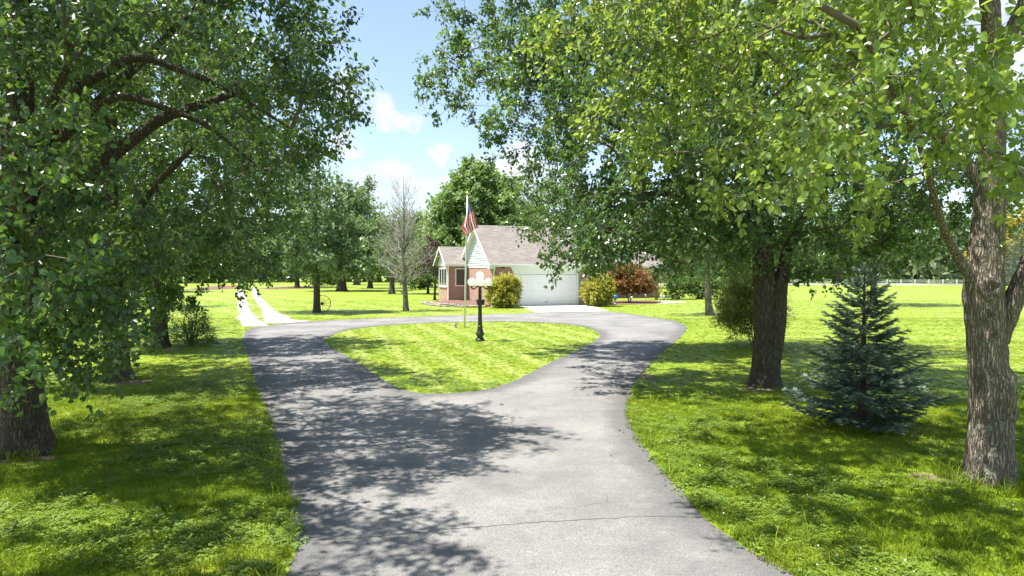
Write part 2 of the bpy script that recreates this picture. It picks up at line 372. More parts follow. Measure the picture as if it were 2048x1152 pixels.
def shingle_mat():
    m, n, l, p = new_mat('shingle'); tc = N(n, 'ShaderNodeTexCoord')
    s = N(n, 'ShaderNodeSeparateXYZ'); l.new(tc.outputs['Object'], s.inputs[0]); cb = N(n, 'ShaderNodeCombineXYZ')
    l.new(s.outputs[0], cb.inputs[0]); l.new(mathn(n, l, 'MULTIPLY', s.outputs[2], 1.66), cb.inputs[1])
    b = N(n, 'ShaderNodeTexBrick', inp={'Scale': 1, 'Mortar Size': .004, 'Bias': 0, 'Brick Width': .32, 'Row Height': .145,
          'Color1': (.185, .158, .138, 1), 'Color2': (.275, .242, .215, 1), 'Mortar': (.09, .075, .065, 1)}); l.new(cb.outputs[0], b.inputs['Vector'])
    f = noise_n(n, l, tc.outputs['Object'], 40, 3); g = noise_n(n, l, tc.outputs['Object'], .8, 4)
    c = mixc(n, l, ramp(n, l, f, .4, .7, 0, .35), b.outputs['Color'], (.33, .285, .25)); c = mixc(n, l, ramp(n, l, g, .45, .75, 0, .35), c, (.17, .135, .12))
    l.new(c, p.inputs['Base Color']); p.inputs['Roughness'].default_value = .92; return m
M_shingle = shingle_mat()
def flag_mat():
    m, n, l, p = new_mat('flag_cloth'); uv = N(n, 'ShaderNodeUVMap', uv_map='print'); s = N(n, 'ShaderNodeSeparateXYZ'); l.new(uv.outputs[0], s.inputs[0])
    U, V = s.outputs[0], s.outputs[1]                       # U along the fly, V down the hoist
    st = mathn(n, l, 'LESS_THAN', mathn(n, l, 'MODULO', mathn(n, l, 'MULTIPLY', V, 13), 2.0), 1.0)
    c = mixc(n, l, st, (.88, .86, .85), (.68, .085, .11))
    canton = mathn(n, l, 'MULTIPLY', mathn(n, l, 'LESS_THAN', U, .40), mathn(n, l, 'LESS_THAN', V, 7/13))
    def dots(du, dv):
        a = mathn(n, l, 'SUBTRACT', mathn(n, l, 'FRACT', mathn(n, l, 'ADD', mathn(n, l, 'MULTIPLY', U, 6/.40), du)), .5)
        b = mathn(n, l, 'SUBTRACT', mathn(n, l, 'FRACT', mathn(n, l, 'ADD', mathn(n, l, 'MULTIPLY', V, 5*13/7), dv)), .5)
        return mathn(n, l, 'LESS_THAN', mathn(n, l, 'ADD', mathn(n, l, 'MULTIPLY', a, a), mathn(n, l, 'MULTIPLY', b, b)), .035)
    star = mathn(n, l, 'MAXIMUM', dots(0, 0), dots(.5, .5))
    c = mixc(n, l, canton, c, mixc(n, l, star, (.03, .045, .15), (.8, .8, .8))); l.new(c, p.inputs['Base Color']); p.inputs['Roughness'].default_value = .7
    tr = N(n, 'ShaderNodeBsdfTranslucent'); l.new(c, tr.inputs['Color']); mx = N(n, 'ShaderNodeMixShader'); mx.inputs[0].default_value = .35
    l.new(p.outputs[0], mx.inputs[1]); l.new(tr.outputs[0], mx.inputs[2]); l.new(mx.outputs[0], n['Material Output'].inputs[0]); return m
M_flag = flag_mat()

# ------------------------------------------------------------------ ground, driveway, paths
OUT = [(-1.95, -6), (-1.72, 5.35), (-2.02, 6.31), (-2.42, 7.31), (-3.17, 9.18), (-4.31, 11.87), (-5.74, 15.2), (-7.23, 18.68), (-8.91, 22.56), (-10.19, 25.76), (-11.2, 28.96), (-11.25, 30.4), (-10.18, 32.74),
       (-9.35, 34.1), (-7.85, 35.2), (-6.01, 36.58), (-4.0, 37.85), (-1.83, 38.98), (0.18, 39.93), (1.51, 40.43), (5.88, 41.9), (6.6, 40.43), (7.45, 36.79), (8.15, 34.1), (7.88, 30.59), (7.14, 27.97), (5.89, 24.23),
       (4.74, 21.1), (3.58, 17.67), (2.8, 15.2), (2.31, 13.33), (2.02, 11.87), (1.87, 10.7), (1.82, 9.45), (1.8, 8.25), (1.87, 7.31), (1.93, 6.44), (2.06, 5.85), (2.24, 5.35), (3.2, 2.5), (3.6, -6)]
INN = [(-6.45, 23.37), (-6.81, 25.17), (-6.94, 27.5), (-6.58, 29.49), (-5.58, 31.17), (-4.14, 32.41), (-2.28, 33.07), (-0.34, 33.4), (1.34, 32.74), (2.47, 31.78), (3.22, 30.03), (3.48, 27.73), (3.37, 25.97), (2.91, 23.88),
       (1.91, 20.7), (1.01, 18.16), (0.3, 15.78), (-0.15, 14.52), (-0.55, 13.9), (-1.04, 13.55), (-1.52, 13.44), (-1.93, 13.55), (-2.44, 14.2), (-3.02, 15.56), (-3.99, 17.86), (-4.86, 19.82), (-5.67, 21.52)]
rngE = np.random.default_rng(5)
def rough_edge(poly, amp, step=.22):
    out = []
    for i in range(len(poly)):
        a = np.array(poly[i]); b = np.array(poly[(i+1) % len(poly)]); k = max(1, int(np.linalg.norm(b-a)/step))
        for j in range(k): out.append(tuple(a+(b-a)*j/k+rngE.normal(0, amp, 2)))
    return out
OUTs, INs = smooth_poly(OUT, 1), smooth_poly(INN, 1)
OUTr, INr = rough_edge(OUTs, .018), rough_edge(INs, .018)
box_lawn = mk('lawn', [(-700, -200, 0), (700, -200, 0), (700, 900, 0), (-700, 900, 0)], [(0, 1, 2, 3)], M_lawn); tag(box_lawn, kind='structure')
def sheet(name, outer, holes, z, mat, grid, kind='structure'):
    pts = list(outer); edges = [(i, (i+1) % len(outer)) for i in range(len(outer))]
    for h in holes:
        o = len(pts); pts += list(h); edges += [(o+i, o+(i+1) % len(h)) for i in range(len(h))]
    lo, hi = np.min(outer, 0), np.max(outer, 0)
    gx, gy = np.meshgrid(np.arange(lo[0], hi[0], grid), np.arange(lo[1], hi[1], grid)); G = np.stack([gx.ravel(), gy.ravel()], 1)
    G += rngE.normal(0, grid*.12, G.shape)
    ok = inpoly(G, outer)
    for h in holes: ok &= ~inpoly(G, h)
    d = edgedist(G, outer)
    for h in holes: d = np.minimum(d, edgedist(G, h))
    G = G[ok & (d > grid*.45)]; pts += [tuple(p) for p in G]
    v, e, f, _, _, _ = delaunay_2d_cdt([Vector(p) for p in pts], edges, [], 0, 1e-5)
    V = np.array([(p.x, p.y) for p in v]); F = np.array([t for t in f if len(t) == 3])
    c = V[F].mean(1); keep = inpoly(c, outer)
    for h in holes: keep &= ~inpoly(c, h)
    F = F[keep]; d = edgedist(V, outer)
    for h in holes: d = np.minimum(d, edgedist(V, h))
    o = mk(name, np.column_stack([V, np.full(len(V), z)]), F, mat, attr={'edge': d}); tag(o, kind=kind)
    a, b, c_ = V[F[:, 0]], V[F[:, 1]], V[F[:, 2]]
    ar = (b[:, 0]-a[:, 0])*(c_[:, 1]-a[:, 1])-(b[:, 1]-a[:, 1])*(c_[:, 0]-a[:, 0])
    if ar.sum() < 0: o.data.flip_normals()
    return o
sheet('driveway', OUTr, [INr], .006, M_asphalt, .22)
T1 = [(-44.8, 111), (-26.5, 66), (-17.1, 42.6), (-13.65, 34), (-11.75, 30.1), (-11.0, 30.6), (-11.3, 31.5), (-12.63, 34), (-16.3, 42.6), (-25.8, 66), (-44.2, 111)]
T2 = [(-42.4, 111), (-25.05, 66), (-15.6, 42.6), (-12.3, 34), (-11.5, 31.7), (-10.4, 32.3), (-9.8, 33.6), (-11.0, 34.6), (-14.85, 42.6), (-24.3, 66), (-41.9, 111)]
T1, T2 = rough_edge(T1, .09, .35), rough_edge(T2, .09, .35)
sheet('gravel_track', T1, [], .010, M_gravel, 1.2); sheet('gravel_track', T2, [], .013, M_gravel, 1.2)
APRON = [(0.55, 47.9), (5.7, 50.0), (6.0, 42.15), (1.45, 40.75)]
sheet('concrete_apron', APRON, [], .017, M_concrete, 1.5)
PATH = [(11.0, 52.3), (13.4, 54.0), (14.2, 55.2), (13.0, 57.2), (12.0, 57.0), (12.4, 55.2)]
sheet('garden_path', rough_edge(PATH, .04), [], .017, M_concrete, 1.5)
BED_R = [(6.6, 50.6), (7.5, 51.0), (9.5, 51.5), (11.6, 53.0), (12.6, 55.6), (11.5, 58.5), (8.5, 57.0), (6.8, 53.6)]
MB1 = [(-53, 124), (-47, 98), (-43, 93.7), (-40.5, 99), (-44, 112), (-48, 124)]
MB2 = [(-38.5, 101), (-34, 97), (-30, 103), (-34, 122), (-38.0, 122)]
for nm_, b_ in (('mulch_bed', BED_R), ('mulch_bed', MB1), ('mulch_bed', MB2)):
    sheet(nm_, rough_edge(smooth_poly(b_, 1), .05, .4), [], .021, M_mulch, .8)

# joint cracks that run across the asphalt
def crack(pts, w, seed):
    rr = np.random.default_rng(seed); P = []
    for a, b in zip(pts, pts[1:]):
        a, b = np.array(a, float), np.array(b, float); k = max(2, int(np.linalg.norm(b-a)/.06))
        P += [a+(b-a)*i/k+rr.normal(0, .010, 2) for i in range(k)]
    P.append(np.array(pts[-1], float)); P = np.array(P); t = np.gradient(P, axis=0); t /= np.linalg.norm(t, axis=1)[:, None]
    nn = np.stack([-t[:, 1], t[:, 0]], 1)*(w*(.4+.9*rr.random(len(P))))[:, None]
    V = np.concatenate([P+nn, P-nn]); n_ = len(P); F = [(i, i+1, n_+i+1, n_+i) for i in range(n_-1)]
    o = mk('asphalt_crack', np.column_stack([V, np.full(len(V), .0085)]), F, M_crack); tag(o, kind='structure'); return P
CR = [crack([(-1.93, 6.02), (-1.3, 6.12), (-.5, 6.34), (.3, 6.5), (1.36, 6.66), (1.9, 6.62)], .005, 1),
      crack([(1.21, 14.78), (1.9, 14.66), (2.6, 14.52)], .012, 2), crack([(3.55, 27.0), (5.0, 27.1), (7.0, 27.6)], .02, 3)]

# ------------------------------------------------------------------ trees
def unit(a): return a/np.maximum(1e-9, np.linalg.norm(a, axis=-1, keepdims=True))
LEAF6 = np.array([(0, 0, 0), (-.34, .26, .09), (-.27, .66, .05), (0, 1, -.10), (.27, .66, .05), (.34, .26, .09)])
LEAF6F = np.array([(0, 5, 4, 3), (0, 3, 2, 1)])
KITE = np.array([(0, 0, 0), (-.36, .45, .10), (0, 1, -.05), (.36, .45, .10)]); KITEF = np.array([(0, 3, 2), (0, 2, 1)])
SLIM = np.array([(0, 0, 0), (-.11, .4, .03), (0, 1, 0), (.11, .4, .03)])
NEEDLE = np.array([(-.10, 0, 0), (.10, 0, 0), (0, 1, 0)]); NEEDLEF = np.array([(0, 1, 2)])
def leaf_frames(pos, dirv, nrm):
    y = unit(dirv); z = unit(nrm-y*np.sum(nrm*y, 1, keepdims=True)); x = np.cross(y, z); return x, y, z
def leaf_mesh(name, pos, dirv, nrm, size, tmpl, faces, mat, parent, tint):
    x, y, z = leaf_frames(pos, dirv, nrm); k = len(tmpl)
    V = pos[:, None, :]+size[:, None, None]*(x[:, None, :]*tmpl[None, :, 0:1]+y[:, None, :]*tmpl[None, :, 1:2]+z[:, None, :]*tmpl[None, :, 2:3])
    F = (np.arange(len(pos))*k)[:, None, None]+faces[None]
    return mk(name, V.reshape(-1, 3), F.reshape(-1, faces.shape[1]), mat, parent, tint=np.repeat(tint, k))
def tubes(P0, P1, r0, r1, sides):
    t = unit(P1-P0); ref = np.where(np.abs(t[:, 2:3]) > .9, np.array([[1., 0, 0]]), np.array([[0, 0, 1.]]))
    a = unit(np.cross(t, ref)); b = np.cross(t, a); an = 2*np.pi*np.arange(sides)/sides
    c = a[:, None]*np.cos(an)[None, :, None]+b[:, None]*np.sin(an)[None, :, None]
    V = np.concatenate([P0[:, None]+c*r0[:, None, None], P1[:, None]+c*r1[:, None, None]], 1)
    i = np.arange(sides); f = np.stack([i, (i+1) % sides, sides+(i+1) % sides, sides+i], 1)
    F = (np.arange(len(P0))*2*sides)[:, None, None]+f[None]
    return V.reshape(-1, 3), F.reshape(-1, 4)
def sample_lobes(rng, lobes, dens, shell=2.0, gap=.0, gseed=0):
    out = []
    for L in lobes:
        cx, cy, cz, rx, ry, rz = L[:6]; w = L[6] if len(L) > 6 else 1.
        n_ = max(4, int(4.19*rx*ry*rz*dens*w)); d = unit(rng.normal(size=(n_, 3))); r = rng.random(n_)**(1/(3.*.5*shell+.0))
        p = d*r[:, None]*np.array([rx, ry, rz])*(1+.16*rng.normal(size=(n_, 1))*.6)+np.array([cx, cy, cz]); out.append(p)
    p = np.concatenate(out)
    if gap > 0:
        q = np.array([noise.noise(Vector(v*.85)+Vector((gseed*7.1, 3.3, 1.7))) for v in p]); p = p[q > -0.5+gap]
    return p
def grow(rng, init, cl, step=.35, alpha=.25, arch=.10):
    ini = np.concatenate([np.asarray(i, float) for i in init])
    dt = np.min(np.linalg.norm(cl[:, None]-ini[None], axis=2), 1); order = np.argsort(dt)
    mx = len(ini)+int(len(cl)*14)+2000; P = np.zeros((mx, 3)); par = np.full(mx, -1); pl = np.zeros(mx); n_ = 0
    for it in init:
        it = np.asarray(it, float)
        for k in range(len(it)):
            P[n_] = it[k]; par[n_] = n_-1 if k else -1; pl[n_] = 0 if k == 0 else pl[n_-1]+.35*np.linalg.norm(it[k]-it[k-1]); n_ += 1
    n0 = n_; tips = np.zeros(len(cl), int)
    for ci in order:
        c = cl[ci]; D = P[:n_]-c; d = np.sqrt((D*D).sum(1)); cost = d+alpha*pl[:n_]+.55*np.maximum(0, D[:, 2]+.15)
        j = int(np.argmin(cost)); dj = d[j]; k = max(1, int(dj/step))
        if n_+k+2 > mx: break
        a = P[j].copy(); pj = j
        for q in range(1, k+1):
            t = q/k; p = a+(c-a)*t; p[2] += arch*dj*math.sin(math.pi*t)
            if q < k: p += rng.normal(0, .035*min(1.5, dj), 3)
            P[n_] = p; par[n_] = pj; pl[n_] = pl[pj]+dj/k; pj = n_; n_ += 1
        tips[ci] = pj
    w = np.zeros(n_)
    np.add.at(w, tips[tips > 0], 1)
    for i in range(n_-1, -1, -1):
        if par[i] >= 0: w[par[i]] += w[i]
    return P[:n_], par[:n_], np.maximum(w, 1), tips, n0
def bark_tube(name, path, radii, mat, parent, sides=40, dz=.035, amp=.016, knots=(), flare=.4, freq=13, seed=0):
    path = np.array(path, float); L = np.concatenate([[0], np.cumsum(np.linalg.norm(np.diff(path, axis=0), axis=1))]); n_ = max(4, int(L[-1]/dz))
    s = np.linspace(0, L[-1], n_)
    # smooth the polyline a little by cubic-ish averaging
    C = np.stack([np.interp(s, L, path[:, k]) for k in range(3)], 1); r = np.interp(s, L, radii)
    w_ = max(1, int(.25/dz)); ker = np.ones(2*w_+1)/(2*w_+1)
    Cp = np.concatenate([C[:1].repeat(w_, 0)-(C[w_:0:-1]-C[:1]) if n_ > w_ else C[:1].repeat(w_, 0), C, C[-1:].repeat(w_, 0)*2-C[-2:-w_-2:-1] if n_ > w_+2 else C[-1:].repeat(w_, 0)])
    if len(Cp) == n_+2*w_: C = np.stack([np.convolve(Cp[:, k], ker, 'valid') for k in range(3)], 1)
    t = unit(np.gradient(C, axis=0)); a0 = np.array([1., 0, 0]); V = np.zeros((n_, sides, 3)); an = 2*np.pi*np.arange(sides)/sides
    for i in range(n_):
        a = unit(a0-t[i]*(a0@t[i])); b = np.cross(t[i], a); a0 = a
        d = a[None]*np.cos(an)[:, None]+b[None]*np.sin(an)[:, None]
        rr = np.full(sides, r[i]); h = C[i, 2]-path[0, 2]
        if flare: rr = rr*(1+flare*math.exp(-h/.22)*(1+.35*np.cos(an*5+seed)))+.06*r[i]*np.sin(2*an+h*1.3+seed)
        base = C[i]+d*rr[:, None]
        if amp:
            q = np.array([1-2*abs(noise.noise((p[0]*freq+seed*3, p[1]*freq, p[2]*freq*.17)))-.5*abs(noise.noise((p[0]*freq*2.6, p[1]*freq*2.6, p[2]*freq*.5))) for p in base]); rr = rr+amp*q*min(1, r[i]/.15)
        for (ka, kz, kr, kamp) in knots:
            da = (an-ka+np.pi) % (2*np.pi)-np.pi; dd = np.sqrt((da*r[i])**2+(C[i, 2]-kz)**2)
            rr = rr+kamp*np.exp(-((dd-kr)/(kr*.38))**2)-(kamp*.7 if kr < .09 else -kamp)*np.exp(-(dd/(kr*.55))**2)
        V[i] = C[i]+d*rr[:, None]
    F = [(i*sides+k, i*sides+(k+1) % sides, (i+1)*sides+(k+1) % sides, (i+1)*sides+k) for i in range(n_-1) for k in range(sides)]
    return mk(name, V.reshape(-1, 3), F, mat, parent, smooth=True)
def densify(path, step=.3):
    out = []
    for a, b in zip(path, path[1:]):
        a, b = np.array(a, float), np.array(b, float); k = max(1, int(np.linalg.norm(b-a)/step)); out += [a+(b-a)*i/k for i in range(k)]
    out.append(np.array(path[-1], float)); return np.array(out)
def tree(name, label, cat, base, trunk, radii, lobes, dens, lsize, per, mat, seed, limbs=(), limb_r=(), bark=None, twig=None, tw=5, twl=(.25, .5), zmin=1.6, tmpl='leaf',
         group=None, droop=.45, gap=.32, sides=5, voids=(), tsides=28, dz=.06, amp=.014, knots=(), flare=.4, singles=0, rt=.0042, alpha=.25, shell=2., rmax=None, tintbias=0., freq=13):
    rng = np.random.default_rng(seed); b = np.array([base[0], base[1], 0.]); root = thing(name, label, cat, (base[0], base[1], 0), 0, group)
    loc = lambda pts: [tuple(np.array(p, float)-b) for p in pts]
    trunk = loc(trunk); limbs = [loc(x) for x in limbs]; lobes = [(L[0]-b[0], L[1]-b[1], *L[2:]) for L in lobes]
    bark = bark or M_bark; twig = twig or M_twig
    if flare: trunk[0] = (trunk[0][0], trunk[0][1], -.06)
    bark_tube('trunk', trunk, radii, bark, root, tsides, dz, amp, knots, flare, freq, seed)
    for x, rr in zip(limbs, limb_r): bark_tube('limb', x, rr, bark, root, max(10, tsides//2), dz*1.3, amp*.7, flare=0, freq=freq, seed=seed+3)
    cl = sample_lobes(rng, lobes, dens, shell, gap, seed)
    for (vx, vy, vz, rx, ry, rz) in voids: cl = cl[(((cl-np.array([vx-b[0], vy-b[1], vz]))/np.array([rx, ry, rz]))**2).sum(1) > 1]
    td = densify(trunk); td = td[td[:, 2] > zmin] if (td[:, 2] > zmin).sum() > 1 else td[-3:]
    P, par, w, tips, n0 = grow(rng, [td]+[densify(x)[1:] for x in limbs], cl, alpha=alpha)
    ch = np.arange(n0, len(P)); ch = ch[par[ch] >= 0]
    rw = rt*np.sqrt(w); cap = rmax or .42*radii[0]; rw = np.minimum(rw, cap)
    pr = np.where(par[ch] < n0, rw[ch]*1.25, np.minimum(rw[par[ch]], rw[ch]*1.35))
    V1, F1 = tubes(P[par[ch]], P[ch], pr, rw[ch], sides)
    # leafy twigs round every branch tip
    n_ = len(cl); Tp = np.repeat(P[tips], tw, 0); cen = np.mean(cl, 0)
    outw = unit(np.repeat(unit(cl-np.array([trunk[-1][0], trunk[-1][1], cen[2]-1])), tw, 0))
    td_ = unit(outw*.55+rng.normal(size=Tp.shape)*.75+np.array([0, 0, .12])); ln = rng.uniform(twl[0], twl[1], len(Tp))
    st = Tp-td_*ln[:, None]*.25*rng.random((len(Tp), 1)); en = st+td_*ln[:, None]; en[:, 2] -= droop*.35*ln
    V2, F2 = tubes(st, en, np.full(len(st), max(.0035, rt*.9)), np.full(len(st), .0018), 3)
    F2 = F2+len(V1); mk('branches', np.concatenate([V1, V2]), np.concatenate([F1, F2]), twig, root)
    k = max(1, per//tw); u = rng.uniform(.12, 1.08, (len(st), k)); pos = st[:, None]+(en-st)[:, None]*u[..., None]; m_ = pos.shape[0]*k
    pos = pos.reshape(-1, 3)+rng.normal(0, .05*np.mean(twl)/.37, (m_, 3)); tdr = np.repeat(td_, k, 0)
    dv = unit(tdr*.45+rng.normal(size=(m_, 3))*.6+np.array([0, 0, -droop])); nr = unit(np.array([0, 0, .5])+np.repeat(outw, k, 0)*.8+rng.normal(size=(m_, 3))*.5)
    sz = lsize*rng.uniform(.65, 1.2, m_); ct = np.repeat(np.clip(rng.normal(.42, .26, n_), 0, 1), tw*k)
    tint = np.clip(ct+rng.normal(0, .16, m_)+tintbias+(rng.random(m_) > .965)*.5, 0, 1.2)
    T, FF = (LEAF6, LEAF6F) if tmpl == 'leaf' else ((SLIM, KITEF) if tmpl == 'slim' else (KITE, KITEF))
    sel = np.zeros(m_, bool)
    if singles:
        W = pos+b; dd = np.linalg.norm(W-np.array([0, 0, 2.4]), axis=1); px = W[:, 0]/np.maximum(W[:, 1], .1)*1365; py = (2.4-W[:, 2])/np.maximum(W[:, 1], .1)*1365-31
        vis = (np.abs(px) < 1010) & (np.abs(py) < 560) & (W[:, 1] > 1)
        sc_ = np.where(vis, sz/dd, 0); idx = np.argsort(-sc_)[:singles]; idx = idx[sc_[idx] > 0]; sel[idx] = True
        x, y, z = leaf_frames(pos[idx], dv[idx], nr[idx]); me = bpy.data.meshes.new('leaf')
        me.from_pydata([tuple(v) for v in T], [], [tuple(f) for f in FF]); me.materials.append(M_young_sunlit1 if mat is M_young_sunlit else M_pear1)
        for q, i in enumerate(idx):
            o = bpy.data.objects.new('leaf', me); s = sz[i]; X, Y, Z, p = x[q]*s, y[q]*s, z[q]*s, pos[i]
            o.parent = root; o.matrix_local = Matrix(((X[0], Y[0], Z[0], p[0]), (X[1], Y[1], Z[1], p[1]), (X[2], Y[2], Z[2], p[2]), (0, 0, 0, 1))); COL.objects.link(o)
    kp = ~sel
    o = leaf_mesh('crown', pos[kp], dv[kp], nr[kp], sz[kp], T, FF, mat, root, tint[kp])
    if singles: o['kind'] = 'stuff'
    return root
def copy_tree(root, name, label, loc, rz, sc=1.):
    c = root.copy(); COL.objects.link(c); c.location = loc; c.rotation_euler = (0, 0, rz); c.scale = (sc, sc, sc); c['label'] = label
    for ch in list(root.children):
        d = ch.copy(); COL.objects.link(d); d.parent = c
        if ch.name.startswith('leaf'): bpy.data.objects.remove(d)
    return c

PEARS_L = 'pear trees along the left of the driveway'; PEARS_R = 'pear trees along the right of the driveway'
# --- right row
R1 = tree('pear_tree', 'nearest right-hand pear tree, thick trunk with knots and grey lichen, big bright leaves', 'tree', (5.53, 7.81),
     [(5.5, 7.81, 0), (5.5, 7.81, 1.0), (5.43, 7.81, 1.75), (5.38, 7.81, 2.2), (5.44, 7.83, 2.7), (5.5, 7.86, 3.5), (5.53, 7.9, 4.4), (5.52, 7.95, 5.6), (5.4, 8, 7.2), (5.3, 8, 8.6)],
     [.25, .215, .185, .195, .160, .125, .108, .09, .06, .02],
     [(3.3, 6.15, 4.7, 1.5, 1.3, 1.45, 1.2), (6.0, 8.9, 7.9, 2.6, 2.6, 2.1, .6), (8.1, 8.4, 5.2, 1.6, 2.2, 1.8, .4), (3.3, 8.9, 5.7, 2.1, 1.9, 1.7), (4.3, 6.3, 3.35, .55, .5, .35, 1.4), (2.5, 6.4, 3.35, .8, .8, .55, 1.3), (4.5, 6.6, 4.7, .9, .8, .9), (4.6, 9.2, 3.6, 1.1, .9, .6), (1.8, 9.5, 5.6, 1.55, 1.5, 1.6, .9), (4.0, 7.0, 3.9, 1.0, .8, .6, 1.3), (.1, 6.4, 7.1, 1.3, 1.8, .9, .8)],  # last lobe is unseen, added overhead so its shade falls on the lawn
     6.6, .088, 60, M_young_sunlit, 11,
     limbs=[[(5.42, 7.78, 2.1), (5.1, 7.75, 2.5), (4.8, 7.6, 2.85), (4.2, 7.1, 3.8), (3.2, 6.4, 4.7)], [(5.56, 7.8, 1.62), (5.75, 7.76, 2.2), (5.98, 7.72, 2.75), (6.6, 7.75, 4.0), (7.3, 7.9, 5.2)],
            [(5.5, 7.85, 3.3), (5.0, 8.2, 4.2), (4.2, 8.6, 5.2)], [(5.5, 7.9, 4.7), (6.1, 7.9, 6.0), (6.5, 8.1, 7.4)], [(5.5, 7.9, 4.9), (5.1, 7.5, 5.8), (4.8, 7.2, 7.0)]],
     limb_r=[[.075, .055, .040, .025, .015], [.11, .10, .088, .06, .035], [.08, .06, .03], [.07, .05, .03], [.065, .05, .03]],
     bark=M_bark_lichen, tsides=72, dz=.03, amp=.017, freq=15,
     knots=[(-1.75, 2.22, .085, .030), (-2.0, 1.93, .055, .028), (-1.85, 1.70, .045, .024), (-.5, 1.0, .20, .05)], singles=280, zmin=2.5, shell=2.6, flare=.16, voids=[(5.55, 7.5, 4.0, .75, 1.3, 1.8), (6.1, 7.6, 4.2, .8, 1.2, 1.3)], gap=.24, rmax=.04, tintbias=.18)
R2 = tree('pear_tree', 'dark forked pear tree between the driveway and the blue spruce', 'tree', (5.35, 14.4),
     [(5.35, 14.4, 0), (5.4, 14.4, .9), (5.36, 14.4, 1.7), (5.3, 14.4, 2.6), (5.25, 14.45, 3.6), (5.2, 14.5, 5.2), (5.3, 14.6, 7), (5.3, 14.6, 9.2)], [.29, .265, .225, .195, .17, .13, .08, .02],
     [(3.3, 14.2, 4.9, 2.9, 2.6, 2.1), (5.3, 14.6, 7.8, 4.2, 3.7, 3.1, .8), (7.9, 14.6, 4.9, 2.7, 2.6, 2.0), (1.5, 13.4, 2.95, 1.0, .9, .6, 4), (6.6, 14.0, 2.95, 1.7, 1.1, .75, 1.6), (.95, 17.0, 4.0, 1.1, 1.2, 1.0), (3.7, 14.2, 3.25, 2.0, 1.3, .75, 2.3), (2.1, 14.4, 3.45, 1.5, 1.2, .85, 2.2), (8.6, 14.4, 3.4, 1.5, 1.3, .8, 1.4), (.7, 14.8, 6.6, 1.8, 1.5, 1.4, .9)],
     4.0, .104, 60, M_pear, 12,
     limbs=[[(5.47, 14.32, .5), (5.56, 14.28, 1.3), (5.60, 14.30, 2.0), (5.78, 14.4, 2.9), (6.7, 14.6, 4.5)], [(5.28, 14.4, 2.9), (4.5, 14.3, 3.9), (3.3, 14.2, 4.9)], [(5.22, 14.5, 3.6), (3.6, 15.6, 4.2), (1.6, 16.7, 4.3)], [(5.2, 14.5, 4.4), (6.2, 13.8, 6), (6.8, 13.5, 7.4)]],
     limb_r=[[.17, .17, .15, .09, .04], [.11, .08, .04], [.09, .06, .03], [.08, .06, .03]], tsides=48, dz=.045, amp=.018, zmin=2.4, gap=.22, group=PEARS_R, shell=2.2, tmpl='kite', sides=4)
R3 = tree('pear_tree', 'tall pear tree behind the forked one, its long boughs reaching left above the island', 'tree', (7.75, 20.7),
     [(7.75, 20.7, 0), (7.7, 20.7, 1.6), (7.5, 20.6, 3.2), (7.2, 20.5, 5.5), (6.8, 20.4, 8), (6.4, 20.4, 10.5)], [.26, .23, .2, .15, .09, .03],
     [(.3, 20, 8.0, 2.9, 2.7, 2.3), (.7, 20, 10.6, 3.0, 2.9, 2.4, .8), (3.6, 20, 6.6, 2.7, 2.8, 2.9), (7, 20.6, 7.4, 3.9, 3.5, 3.6, .75), (9.2, 20.8, 4.6, 2.4, 2.3, 2.), (4.6, 20, 10.2, 3, 3, 2.4, .7), (4.6, 20.4, 4.2, 2.2, 1.8, 1.3)],
     3.0, .125, 56, M_pear, 13, tmpl='kite',
     limbs=[[(7.5, 20.6, 3.2), (5.5, 20.3, 5.0), (3.2, 20.1, 6.6), (.6, 20, 8.0)], [(7.3, 20.5, 4.4), (5.2, 20.2, 7.0), (3.0, 20, 9.4)], [(7.6, 20.6, 2.8), (9.2, 20.8, 4.6)]], limb_r=[[.13, .10, .07, .03], [.10, .07, .03], [.09, .04]],
     tsides=24, dz=.08, zmin=3, gap=.20, group=PEARS_R, sides=4, shell=2.2)
